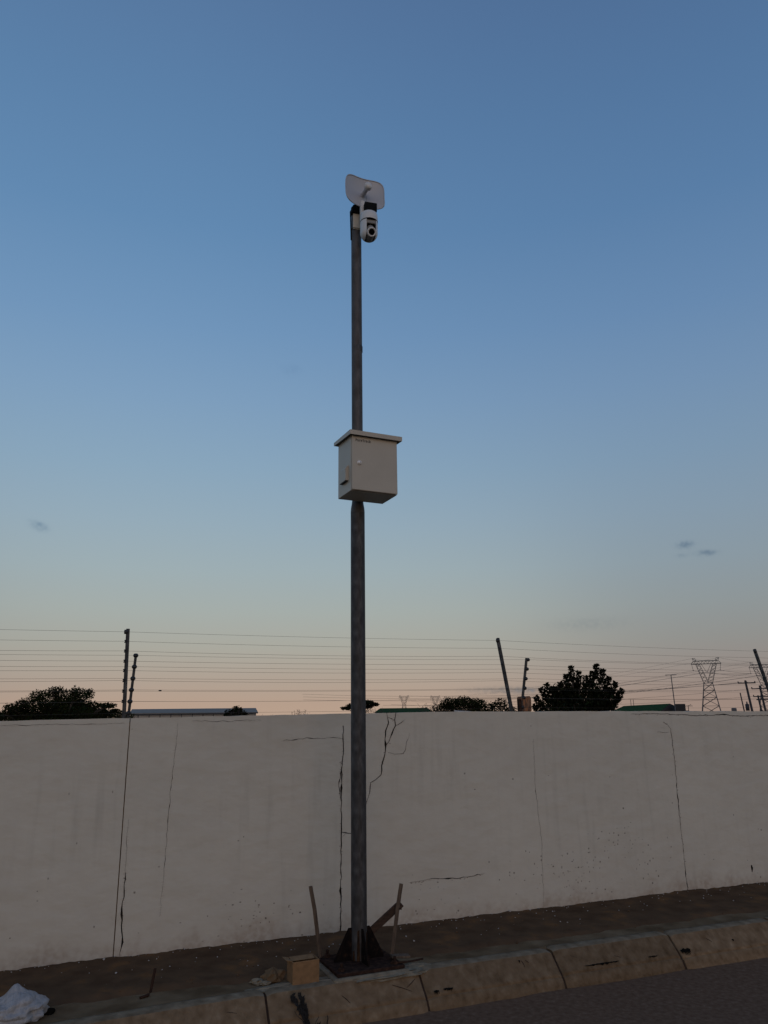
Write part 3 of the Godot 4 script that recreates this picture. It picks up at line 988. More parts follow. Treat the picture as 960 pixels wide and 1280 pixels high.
func make_background() -> void:
	# acacia behind the wall at the left
	var p := Vector3(-3.4, -0.34, -38.05)
	var a := right_of(p)
	var o := [[-2.9, 2.35, 0.55, 0.28], [-2.3, 2.75, 0.55, 0.30], [-1.75, 3.0, 0.5, 0.32], [-1.9, 2.45, 0.7, 0.3], [-1.1, 3.35, 0.6, 0.4], [-0.9, 2.8, 0.8, 0.5], [-0.3, 3.55, 0.6, 0.36], [0.1, 3.0, 0.9, 0.6], [0.65, 3.45, 0.6, 0.42], [1.0, 2.85, 0.8, 0.5], [1.3, 3.5, 0.4, 0.32], [1.7, 2.75, 0.7, 0.35], [2.3, 2.85, 0.55, 0.16], [2.1, 2.45, 0.7, 0.3], [0.0, 2.3, 2.2, 0.4], [2.75, 2.62, 0.3, 0.12], [-3.1, 2.15, 0.35, 0.2], [0.2, 2.8, 1.3, 0.55], [0.6, 2.4, 1.7, 0.45], [-1.3, 2.2, 1.4, 0.3], [-0.2, 2.05, 2.6, 0.3], [-1.9, 2.65, 0.8, 0.4], [-2.6, 2.35, 0.6, 0.25]]
	tree("acacia_tree", "broad dark acacia with feathery edges behind the left end of the wall", "tree", p, spread(o, a, 0.9, 1), 0.16, 1.3, 36000, 0.062, "dark", 201)
	p = Vector3(-0.35, -0.34, -53.0)
	o = [[-0.8, 2.35, 0.8, 0.4], [0.2, 2.45, 0.9, 0.45], [1.0, 2.3, 0.7, 0.4], [-1.6, 2.2, 0.7, 0.35]]
	tree("low_tree", "low round tree just left of the left fence post", "tree", p, spread(o, right_of(p), 0.5, 2), 0.1, 1.2, 2600, 0.08, "olive", 203)
	# dense dark tree with stubby leaf tufts right of the middle post
	tuft_tree()
	# umbrella acacia seen either side of the pole
	p = Vector3(34.07, -0.34, -96.9)
	o = [[-1.9, 3.25, 0.9, 0.28], [-1.0, 3.6, 1.0, 0.35], [0.0, 3.9, 1.1, 0.45], [1.0, 3.95, 1.0, 0.4], [1.9, 3.75, 0.75, 0.32], [2.3, 3.7, 0.5, 0.22], [0.9, 3.45, 1.0, 0.3]]
	tree("umbrella_tree", "flat-topped umbrella tree far off, crossed by the pole", "tree", p, spread(o, right_of(p), 1.0, 3), 0.16, 2.0, 4500, 0.12, "deep", 205)
	# hedge-like row of bushes left of the middle post
	p = Vector3(17.6, -0.34, -33.5)
	o = [[-0.8, 2.1, 0.75, 0.75], [-0.35, 2.75, 0.6, 0.42], [0.35, 2.2, 0.9, 0.8], [0.5, 2.85, 0.6, 0.36], [1.2, 2.7, 0.6, 0.38], [1.4, 2.1, 0.7, 0.8]]
	tree("dense_bush", "dense dark bush with a level top left of the middle fence post", "bush", p, spread(o, right_of(p), 0.5, 4), 0.12, 1.0, 9000, 0.06, "dark", 207)
	p = Vector3(19.85, -0.34, -32.3)
	o = [[-0.5, 2.5, 0.55, 0.42], [0.0, 2.75, 0.45, 0.35], [0.3, 2.3, 0.5, 0.5], [0.65, 2.25, 0.4, 0.4], [-0.6, 2.0, 0.6, 0.6]]
	tree("open_bush", "loose bush with gaps in its leaves beside the middle fence post", "bush", p, spread(o, right_of(p), 0.4, 5), 0.08, 1.0, 1500, 0.07, "deep", 209)
	# bare shrubs
	bare_shrub(Vector3(16.2, -0.34, -34.2), 2.85, 0.75, 260, "thorny leafless scrub at the left edge of the dense bush", 301)
	bare_shrub(Vector3(16.2, -0.34, -43.0), 2.75, 1.0, 240, "bare pinkish shrub above the left green roof", 302)
	bare_shrub(Vector3(13.2, -0.34, -51.0), 2.72, 0.75, 240, "small bare shrub between the white shed and the pole", 303)
	bare_shrub(Vector3(10.95, -0.34, -51.6), 2.35, 0.7, 200, "lowest bare shrub just right of the white shed", 304)
	p = Vector3(8.45, -0.34, -52.1)
	o = [[-0.45, 2.35, 0.5, 0.45], [0.1, 2.6, 0.5, 0.42], [0.5, 2.3, 0.5, 0.4], [-0.1, 2.2, 0.8, 0.4]]
	tree("small_bush", "small dark bush in front of the white shed's right end", "bush", p, spread(o, right_of(p), 0.3, 6), 0.07, 1.0, 3000, 0.08, "deep", 211)
	bare_shrub(Vector3(8.35, -0.34, -51.6), 2.85, 0.75, 130, "twiggy shrub rising over the small dark bush", 305)
	# white shed
	p = Vector3(2.3, -0.34, -78.0)
	var q := Vector3(15.25, -0.34, -76.25)
	var shed := thing("white_shed", "long low shed with pale grey roof behind the wall, right of the left post", "shed", p, -atan2(q.z - p.z, q.x - p.x))
	var len := p.distance_to(q)
	var st := mb()
	bx(st, Vector3(len / 2, 1.34, -3.0), Vector3(len - 0.3, 2.68, 5.6))
	put("wall", st, M.wall_white, shed)
	st = mb()
	plate(st, PackedVector2Array([Vector2(0.35, 2.70), Vector2(-3.0, 3.17), Vector2(-6.4, 2.70), Vector2(-6.4, 2.64), Vector2(-3.0, 3.09), Vector2(0.35, 2.63)]), 0.0, len, Transform3D(Basis(Vector3(0, 0, 1), Vector3(0, 1, 0), Vector3(1, 0, 0)), Vector3.ZERO))
	put("roof", st, M.roof_white, shed)
	st = mb()
	bx(st, Vector3(len / 2, 2.61, 0.40), Vector3(len, 0.09, 0.1))
	put("gutter", st, M.rail, shed)
	for k in 12:
		st = mb()
		bx(st, Vector3(0.9 + k * 1.08, 1.28, 0.36), Vector3(0.07, 2.56, 0.07))
		put("veranda_post", st, M.rail, shed)
	# green roofs
	green_house(Vector3(46.07, -0.34, -56.75), Vector3(51.9, -0.34, -52.2))
	p = Vector3(29.0, -0.34, -77.3)
	q = Vector3(35.3, -0.34, -75.2)
	var g := thing("green_roofed_shed", "shed with a low green roof behind the wall, right of the pole", "shed", p, -atan2(q.z - p.z, q.x - p.x))
	len = p.distance_to(q)
	st = mb()
	bx(st, Vector3(len / 2, 1.3, -2.4), Vector3(len - 0.5, 2.6, 4.4))
	put("wall", st, M.dark_wall, g)
	st = mb()
	for s in [[0.25, 2.52, -2.4, 3.02], [-5.0, 2.52, -2.4, 3.02]]:
		quad(st, Vector3(0, s[1], s[0]), Vector3(len, s[1], s[0]), Vector3(len - 0.4, s[3], s[2]), Vector3(0.7, s[3], s[2]), Vector3(0, 1, signf(s[0])))
	tri(st, Vector3(0, 2.52, 0.25), Vector3(0, 2.52, -5.0), Vector3(0.7, 3.02, -2.4), Vector3(-1, 0.5, 0))
	tri(st, Vector3(len, 2.52, 0.25), Vector3(len, 2.52, -5.0), Vector3(len - 0.4, 3.02, -2.4), Vector3(1, 0.5, 0))
	put("roof", st, M.roof_green, g)
	# pale sheet roof in the bush
	var hut := thing("pale_hut", "tiny hut with a pale roof edge half hidden in the dense bush", "hut", Vector3(17.35, -0.34, -32.2), -0.45)
	st = mb()
	bx(st, Vector3(0, 1.15, 0), Vector3(0.7, 2.3, 0.7))
	put("wall", st, M.dark_wall, hut)
	st = mb()
	bx(st, Vector3(0, 2.335, 0), Vector3(0.9, 0.05, 0.95), 0.01, Basis(Vector3(0, 0, 1), -0.06))
	put("roof", st, M.wall_white, hut)
	# mast, thin poles, utility poles
	p = Vector3(43.98, -0.34, -45.53)
	var mast := thing("aerial_mast", "thin aerial mast with a short top bar behind the right green roof", "mast", p)
	st = mb()
	bar(st, Vector3.ZERO, Vector3(-0.12, 5.2, 0), 0.05, 6, 0.035)
	put("pole", st, M.steel_far, mast)
	st = mb()
	bar(st, Vector3(-0.12, 5.2, 0) - right_of(p) * 0.45, Vector3(-0.12, 5.2, 0) + right_of(p) * 0.45, 0.03, 6)
	put("top_bar", st, M.steel_far, mast)
	for k in 2:
		var pp := Vector3(27.45 + k * 0.55, -0.34, -45.1)
		var tp := thing("thin_pole", ["left one of two thin bare poles beside the middle fence post", "right one of two thin bare poles beside the middle fence post"][k], "pole", pp, 0.0, "thin poles beyond the wall")
		st = mb()
		bar(st, Vector3.ZERO, Vector3(0, 3.2 - k * 0.12, 0), 0.045, 6)
		put("pole", st, M.twig, tp)
	utility_pole(Vector3(84.4, -0.34, -76.0), 6.35, 2.0, 0.17, "tallest dark utility pole with one crossarm below the right fence post", [5.98])
	utility_pole(Vector3(89.2, -0.34, -78.2), 5.75, 2.3, 0.17, "dark utility pole with stacked crossarms at the right edge", [5.30, 4.2])
	utility_pole(Vector3(77.9, -0.34, -68.3), 4.1, 0.0, 0.13, "short dark post braced to the tallest utility pole", [])
	utility_pole(Vector3(88.0, -0.34, -80.9), 4.8, 0.0, 0.10, "thin pole with a transformer left of the tallest utility pole", [])
	# the rail between the two poles, an air switch
	var rail := thing("busbar", "dark horizontal rail joining the two utility poles at the right", "busbar", Vector3(84.1, 3.35, -75.0))
	st = mb()
	bar(st, Vector3.ZERO, Vector3(2.6, 0.05, 2.0), 0.08, 6)
	put("rail", st, M.rail, rail)
	st = mb()
	var zig := []
	for k in 7:
		zig.append(Vector3(0.4 + k * 0.34, -1.75 + (0.38 if k % 2 == 0 else 0.0), 0.3 + k * 0.26))
	tube(st, zig, [0.06], 5)
	put("jumper_cable", st, M.rail, rail)
	var tr := thing("transformer", "small dark transformer hanging on the thin pole at the right", "transformer", Vector3(88.1, 1.9, -80.6))
	st = mb()
	lathe(st, [Vector2(0, 0), Vector2(0.26, 0), Vector2(0.28, 0.9), Vector2(0.1, 1.0), Vector2(0.08, 1.3), Vector2(0, 1.3)], Transform3D(), 10)
	put("tank", st, M.rail, tr)
	var tk := thing("roof_tank", "dark little tank just above the wall between pylon and utility poles", "tank", Vector3(61.4, -0.34, -56.6), 0.8)
	st = mb()
	bx(st, Vector3(0, 1.0, 0), Vector3(0.4, 2.0, 0.4))
	put("stand", st, M.rail, tk)
	st = mb()
	bx(st, Vector3(0, 2.27, 0), Vector3(0.52, 0.5, 0.5), 0.06)
	put("tank", st, M.steel_far, tk)
	# high-voltage line
	var proto: Node3D = pylon(Vector3(329.5, -0.34, -339.9), 1.0)
	tag(proto, "nearest lattice power pylon left of the utility poles", "pylon", "pylons of the power line")
	var spots := [[Vector3(386.5, -0.34, -353.2), 0.98, "lattice power pylon half behind the right fence post", -0.80], [Vector3(489.2, -0.34, -1174.9), 1.08, "faint far pylon above the left green roof", -0.5], [Vector3(523.3, -0.34, -1127.2), 1.02, "faint far pylon at the left edge of the dense bush", -0.5]]
	var ends := [proto]
	for s in spots:
		var c: Node3D = proto.duplicate()
		c.name = numbered("pylon")
		add_child(c)
		c.position = s[0]
		c.rotation.y = s[3]
		c.scale = Vector3.ONE * s[1]
		tag(c, s[2], "pylon", "pylons of the power line")
		ends.append(c)
	var cr := RandomNumberGenerator.new()
	cr.seed = 91
	for pair in [[0, 2], [1, 3], [0, 1]]:
		for k in 5:
			var off: Vector3 = [Vector3(-7.16, 25.1, 0), Vector3(0, 24.1, 0), Vector3(7.16, 25.1, 0), Vector3(-7.2, 32.0, 0), Vector3(7.2, 32.0, 0)][k]
			var pa: Vector3 = ends[pair[0]].transform * off
			var pb: Vector3 = ends[pair[1]].transform * off
			st = mb()
			tube(st, sagged(pa, pb, 9.0 if pair[1] != 1 else 1.2, 14), [0.055 if k < 3 else 0.04], 4)
			var cable := put("power_cable", st, M.cable_far)
			tag(cable, (["left outer cable", "middle cable", "right outer cable", "upper left earth wire", "upper right earth wire"][k] + [" sagging from the nearest pylon to the far pylons", " sagging from the half-hidden pylon to the far pylons", " strung between the two nearest pylons"][[[0, 2], [1, 3], [0, 1]].find(pair)]), "cable", ["cables of the nearest pylon", "cables of the half-hidden pylon", "cables between the nearest pylons"][[[0, 2], [1, 3], [0, 1]].find(pair)])
	# distribution lines from the utility poles
	for k in 3:
		st = mb()
		var pa := Vector3(84.4 + (k - 1) * 0.8, 5.75, -76.0 + (k - 1) * 0.7)
		tube(st, sagged(pa, Vector3(30 + k, 4.4 + k * 0.55, -112 - k * 4), 1.0, 12), [0.014], 4)
		tag(put("overhead_wire", st, M.cable_far), ["lowest of three", "middle of three", "highest of three"][k] + " thin overhead wires running left from the tallest utility pole", "wire", "wires of the utility poles")
	for k in 2:
		st = mb()
		tube(st, sagged(Vector3(89.2, 4.0 + k * 1.1, -78.2), Vector3(40 + k, 3.4, -100 - k * 6), 0.8, 12), [0.014], 4)
		tag(put("overhead_wire", st, M.cable_far), ["lower", "upper"][k] + " thin overhead wire running left from the pole with stacked crossarms", "wire", "lower wires of the utility poles")

func tuft_tree() -> void:
	var p := Vector3(14.85, -0.34, -17.7)
	var a := right_of(p)
	var back := Vector3(a.z, 0, -a.x)
	var t := thing("tufted_tree", "black-looking dense tree with stubby leaf tufts right of the middle post", "tree", p)
	var r := RandomNumberGenerator.new()
	r.seed = 401
	var st := mb()
	var f := Vector3(0, 1.1, 0)
	tube(st, [Vector3(0, -0.1, 0), f], [0.17, 0.13], 8)
	var lc := mb()
	var tint: Color = M.leaf.deep.get_meta("tint")
	var tips := []
	# outline tufts as seen: across, height
	for e in [[-1.55, 2.35], [-1.45, 2.65], [-1.25, 2.95], [-1.05, 3.1], [-0.85, 3.0], [-0.55, 3.15], [-0.35, 3.45], [-0.15, 3.7], [0.1, 3.5], [0.35, 3.35], [0.6, 3.5], [0.78, 3.78], [0.98, 3.6], [1.15, 3.3], [1.35, 3.1], [1.55, 2.85], [1.40, 2.6], [1.15, 2.9], [-1.3, 2.1], [-1.5, 2.0], [1.0, 2.2], [0.0, 3.1], [-0.6, 2.7], [0.6, 2.9]]:
		tips.append(a * (e[0] - 0.02) + Vector3(0, e[1], 0) + back * r.randf_range(-0.5, 0.5))
	for k in 60:
		var an := r.randf() * TAU
		var rr := r.randf_range(0.3, 1.15)
		tips.append(a * cos(an) * rr + back * sin(an) * rr + Vector3(0, r.randf_range(1.6, 3.25) - rr * 0.35, 0))
	for tip in tips:
		var root := f + Vector3(tip.x * 0.25, (tip.y - f.y) * 0.35, tip.z * 0.25)
		var dir: Vector3 = (tip - root).normalized()
		limb(st, root, tip - dir * 0.15, 0.05, 0.022, r)
		var bs := ring_basis((dir + Vector3.UP * 0.5).normalized())
		for i in 240:
			var along := r.randf_range(-0.42, 0.16)
			var rad := 0.125 * sqrt(clampf(1.0 - pow((along + 0.1) / 0.34, 2.0), 0.05, 1.0)) * sqrt(r.randf())
			var an := r.randf() * TAU
			var q: Vector3 = tip + bs.z * along + bs.x * cos(an) * rad + bs.y * sin(an) * rad
			var u := (bs.z * 0.7 + bs.x * cos(an) + bs.y * sin(an)).normalized()
			var v := u.cross(Vector3(r.randfn(), r.randfn(), r.randfn())).normalized()
			var s := r.randf_range(0.04, 0.075)
			lc.set_color(tint * r.randf_range(0.6, 1.3))
			quad(lc, q - u * s, q - v * s * 0.5, q + u * s, q + v * s * 0.5, q - tip + Vector3(0, 0.001, 0))
	put("trunk", st, M.bark, t)
	leaf_cloud(lc, [[Vector3(0, 2.2, 0), Vector3(1.25, 0.9, 1.0)], [a * 0.6 + Vector3(0, 2.8, 0), Vector3(0.65, 0.65, 0.6)], [a * -0.35 + Vector3(0, 2.8, 0), Vector3(0.75, 0.55, 0.6)], [a * -0.9 + Vector3(0, 2.4, 0), Vector3(0.6, 0.5, 0.6)], [a * 1.0 + Vector3(0, 2.6, 0), Vector3(0.5, 0.45, 0.5)], [Vector3(0, 1.8, 0), Vector3(1.4, 0.5, 0.9)]], 11000, 0.06, tint, 402)
	put("crown", lc, M.leaf.deep, t)

func bare_shrub(at: Vector3, height: float, half: float, n: int, label: String, sd: int) -> void:
	var t := thing("bare_shrub", label, "shrub", at, 0.0, "shrubs beyond the wall")
	var r := RandomNumberGenerator.new()
	r.seed = sd
	var st := mb()
	for k in 9:
		var an := r.randf() * TAU
		var top := Vector3(cos(an) * half * r.randf(), height * r.randf_range(0.75, 1.0), sin(an) * half * r.randf())
		limb(st, Vector3(0, 0, 0), top, 0.03, 0.008, r)
	put("stem", st, M.twig, t)
	st = mb()
	for k in n:
		var an := r.randf() * TAU
		var rr := half * sqrt(r.randf())
		var p := Vector3(cos(an) * rr, height * (1.0 - 0.35 * rr / half * r.randf()) * r.randf_range(0.55, 0.98), sin(an) * rr)
		var q := p + Vector3(r.randfn(), absf(r.randfn()), r.randfn()).normalized() * r.randf_range(0.1, 0.32)
		bar(st, p, q, 0.011, 3, 0.006)
	put("twigs", st, M.twig, t)

func green_house(p: Vector3, q: Vector3) -> void:
	var h := thing("green_roofed_house", "low building with a dark green pitched roof left of the pylon", "house", p, -atan2(q.z - p.z, q.x - p.x))
	var len := p.distance_to(q)
	var st := mb()
	bx(st, Vector3(len / 2, 1.15, -2.5), Vector3(len - 0.6, 2.3, 4.4))
	put("wall", st, M.dark_wall, h)
	st = mb()
	var e := 2.28
	var r0 := Vector3(1.15, 2.82, -1.6)
	var r1 := Vector3(len - 1.9, 2.98, -1.6)
	var a := Vector3(-0.1, e, 0.3)
	var b := Vector3(len - 2.9, e, 0.3)
	var c := Vector3(len - 0.2, e, -4.6)
	var d := Vector3(-0.1, e, -4.6)
	quad(st, a, b, r1, r0, Vector3(0, 1, 1))
	quad(st, d, c, r1, r0, Vector3(0, 1, -1))
	tri(st, a, d, r0, Vector3(-1, 1, 0))
	put("roof", st, M.roof_green, h)
	st = mb()
	tri(st, b, c, r1, Vector3(1, 0, 1))
	tri(st, b, c, Vector3(len - 1.2, e - 0.01, -1.0), Vector3(0, -1, 0))
	put("gable", st, M.dark_wall, h)
	st = mb()
	bx(st, Vector3(len - 1.05, 2.2, -1.2), Vector3(0.95, 1.45, 1.2), 0.03)
	put("lean_to", st, M.dark_wall, h)
	for x in [1.85, 2.1]:
		st = mb()
		bar(st, Vector3(x, 2.5, -1.3), Vector3(x, 3.42, -1.3), 0.025, 5)
		put("vent_pipe", st, M.rail, h)
	st = mb()
	tube(st, [Vector3(len - 0.3, 2.0, -1.0), Vector3(len - 0.3, 2.75, -1.0), Vector3(len - 0.02, 2.85, -1.0)], [0.03], 5)
	bar(st, Vector3(len - 0.55, 2.72, -1.0), Vector3(len + 0.1, 2.72, -1.0), 0.025, 5)
	put("wall_bracket", st, M.rail, h)

func utility_pole(p: Vector3, height: float, arm: float, rad: float, label: String, arms: Array) -> void:
	var t := thing("utility_pole", label, "utility pole", p, 0.0, "utility poles beyond the wall")
	var a := right_of(p)
	var st := mb()
	bar(st, Vector3.ZERO, Vector3(0, height, 0) - a * 0.55 * (height / 6.0), rad, 8, rad * 0.8)
	put("pole", st, M.rail, t)
	for y in arms:
		var c: Vector3 = Vector3(0, y, 0) - a * 0.55 * (y / 6.0)
		st = mb()
		bar(st, c - a * arm * 0.5, c + a * arm * 0.62, 0.075, 5)
		var am := put("crossarm", st, M.rail, t)
		for k in [-0.48, 0.05, 0.58]:
			st = mb()
			lathe(st, [Vector2(0, 0), Vector2(0.07, 0.02), Vector2(0.09, 0.1), Vector2(0.05, 0.2), Vector2(0, 0.22)], Transform3D(Basis(), c + a * arm * k + Vector3(0, 0.05, 0)), 6)
			put("insulator", st, M.rail, am)

func pylon(p: Vector3, _s: float) -> Node3D:
	var t := thing("pylon", "lattice power pylon", "pylon", p, -0.80)
	var legs := [Vector3(-5.2, 0, -4.2), Vector3(5.2, 0, -4.2), Vector3(5.2, 0, 4.2), Vector3(-5.2, 0, 4.2)]
	var waist := [Vector3(-2.3, 18.0, -1.8), Vector3(2.3, 18.0, -1.8), Vector3(2.3, 18.0, 1.8), Vector3(-2.3, 18.0, 1.8)]
	for k in 4:
		var st := mb()
		bar(st, legs[k], waist[k], 0.20, 4, 0.15)
		put("leg", st, M.steel_far, t)
	var st := mb()
	for k in 4:
		var l := (k + 1) % 4
		var lv := [0.0, 0.30, 0.56, 0.78, 1.0]
		for i in 4:
			var a0: Vector3 = legs[k].lerp(waist[k], lv[i])
			var a1: Vector3 = legs[k].lerp(waist[k], lv[i + 1])
			var b0: Vector3 = legs[l].lerp(waist[l], lv[i])
			var b1: Vector3 = legs[l].lerp(waist[l], lv[i + 1])
			bar(st, a0, b1, 0.10, 4)
			bar(st, b0, a1, 0.10, 4)
			bar(st, a1, b1, 0.09, 4)
	put("bracing", st, M.steel_far, t)
	for s in [-1.0, 1.0]:
		st = mb()
		for z in [-0.9, 0.9]:
			var w0 := Vector3(2.3 * s, 18.0, z)
			var w1 := Vector3(5.6 * s, 29.0, z)
			var v0 := Vector3(-0.3 * s, 18.4, z)
			var v1 := Vector3(3.7 * s, 29.0, z)
			bar(st, w0, w1, 0.15, 4)
			bar(st, v0, v1, 0.13, 4)
			for i in 5:
				var f := i / 5.0
				bar(st, w0.lerp(w1, f), v0.lerp(v1, f + 0.18), 0.08, 4)
				bar(st, w0.lerp(w1, f + 0.18), v0.lerp(v1, f), 0.08, 4)
		put("arm", st, M.steel_far, t)
	st = mb()
	for z in [-0.8, 0.8]:
		bar(st, Vector3(-8.0, 28.8, z * 0.4), Vector3(8.0, 28.8, z * 0.4), 0.17, 4)
		bar(st, Vector3(-6.6, 30.5, z), Vector3(6.6, 30.5, z), 0.15, 4)
		for i in 14:
			var x := -6.6 + i * 0.943
			bar(st, Vector3(x, 28.8 if i % 2 == 0 else 30.5, z * 0.6), Vector3(x + 0.943, 30.5 if i % 2 == 0 else 28.8, z * 0.6), 0.08, 4)
		for s in [-1.0, 1.0]:
			bar(st, Vector3(8.0 * s, 28.8, z * 0.4), Vector3(6.6 * s, 30.5, z), 0.12, 4)
	put("cross_arm", st, M.steel_far, t)
	for s in [-1.0, 1.0]:
		st = mb()
		for z in [-0.5, 0.5]:
			bar(st, Vector3(5.0 * s, 30.5, z), Vector3(7.2 * s, 32.0, 0), 0.12, 4)
			bar(st, Vector3(6.6 * s, 30.5, z), Vector3(7.2 * s, 32.0, 0), 0.12, 4)
			bar(st, Vector3(5.0 * s, 30.5, z), Vector3(5.6 * s, 32.1, 0), 0.10, 4)
			bar(st, Vector3(5.6 * s, 32.1, 0), Vector3(7.2 * s, 32.0, 0), 0.10, 4)
		put("earth_peak", st, M.steel_far, t)
	for x in [-7.7, 7.7]:
		st = mb()
		bar(st, Vector3(x, 28.8, 0), Vector3(x * 0.93, 25.2, 0), 0.11, 6)
		bar(st, Vector3(x * 0.93 - 0.3, 25.1, 0), Vector3(x * 0.93 + 0.3, 25.1, 0), 0.22, 6)
		put("insulator_string", st, M.steel_far, t)
	st = mb()
	tube(st, [Vector3(-2.6, 28.8, 0), Vector3(-0.2, 24.2, 0), Vector3(0.2, 24.2, 0), Vector3(2.6, 28.8, 0)], [0.11], 5)
	put("insulator_string", st, M.steel_far, t)
	return t

# ------------------------------------------------------------------ pole, cabinet, camera, dish
const POLE := Vector3(-0.297, 0.0, 0.885)

func make_pole() -> void:
	var t := thing("steel_pole", "tall grey steel pole on a rusty base plate in front of the wall", "pole", POLE)
	var st := mb()
	bar(st, Vector3(0.0, 0.045, 0), Vector3(0.0, 3.50, 0), 0.0605, 40)
	put("lower_tube", st, M.galv, t)
	st = mb()
	lathe(st, [Vector2(0.0610, 3.50), Vector2(0.0605, 3.515), Vector2(0.058, 3.545), Vector2(0.052, 3.58), Vector2(0.0487, 3.605), Vector2(0.0487, 3.62)], Transform3D(), 40)
	put("reducer", st, M.galv_dark, t)
	st = mb()
	bar(st, Vector3(0, 3.62, 0), Vector3(-0.006, 6.545, 0), 0.0487, 40)
	var up := put("upper_tube", st, M.galv_dark, t)
	st = mb()
	lathe(st, [Vector2(0.0487, 5.03), Vector2(0.0502, 5.035), Vector2(0.0502, 5.085), Vector2(0.0487, 5.09)], Transform3D(), 40)
	put("weld_band", st, M.galv, up)
	st = mb()
	lathe(st, [Vector2(0.0495, 6.535), Vector2(0.0505, 6.54), Vector2(0.0505, 6.562), Vector2(0.04, 6.570), Vector2(0, 6.572)], Transform3D(Basis(), Vector3(-0.006, 0, 0)), 32)
	put("cap", st, M.black, t)
	# base plate, bolts, gussets
	st = mb()
	bx(st, Vector3(0.0, 0.030, 0.03), Vector3(0.52, 0.024, 0.46), 0.003, Basis(Vector3.UP, 0.03))
	var bp := put("base_plate", st, M.rust_dark, t)
	for sx in [-1.0, 1.0]:
		for sz in [-1.0, 1.0]:
			st = mb()
			var c := Vector3(0.205 * sx, 0.042, 0.03 + 0.175 * sz)
			lathe(st, [Vector2(0.0, 0.022), Vector2(0.021, 0.022), Vector2(0.024, 0.018), Vector2(0.024, 0.0)], Transform3D(Basis(), c), 6, false)
			bar(st, c, c + Vector3(0, 0.05, 0), 0.011, 10)
			put("anchor_bolt", st, M.rust_dark, bp)
	for k in 4:
		st = mb()
		var ang: float = [0.02, 1.60, 3.16, 4.74][k]
		plate(st, PackedVector2Array([Vector2(0.055, 0.042), Vector2(0.195, 0.042), Vector2(0.195, 0.06), Vector2(0.085, 0.262), Vector2(0.055, 0.262)]), -0.005, 0.005, Transform3D(Basis(Vector3.UP, ang), Vector3.ZERO))
		put("gusset", st, M.gusset, t)
	st = mb()
	for k in 10:
		var an := TAU * k / 10.0 + 0.2
		plate(st, PackedVector2Array([Vector2(-0.012, 0.045), Vector2(0.012, 0.045), Vector2(0.008, 0.16 + 0.1 * sin(k * 2.3)), Vector2(-0.006, 0.15 + 0.1 * sin(k * 2.3))]), 0.0604, 0.0616, Transform3D(Basis(Vector3.UP, an), Vector3.ZERO))
	put("rust_run", st, M.rust, t)
	# footing
	var f := thing("concrete_footing", "pale concrete footing under the rusty base plate", "footing", Vector3(-0.297, 0, 0.90))
	st = mb()
	bx(st, Vector3(0.0, -0.085, 0.005), Vector3(0.585, 0.205, 0.53), 0.012, Basis(Vector3.UP, 0.03))
	put("footing_block", st, M.footing, f)
	st = mb()
	var fn := noise(4.0, 3, 88)
	lump(st, Vector3(0.30, -0.01, 0.17), Vector3(0.20, 0.022, 0.085), fn, 0.7, 10)
	lump(st, Vector3(0.14, -0.012, 0.27), Vector3(0.26, 0.018, 0.035), fn, 0.8, 10)
	lump(st, Vector3(-0.5, -0.016, 0.18), Vector3(0.42, 0.020, 0.06), fn, 0.8, 10)
	put("spilled_mortar", st, M.footing, f)

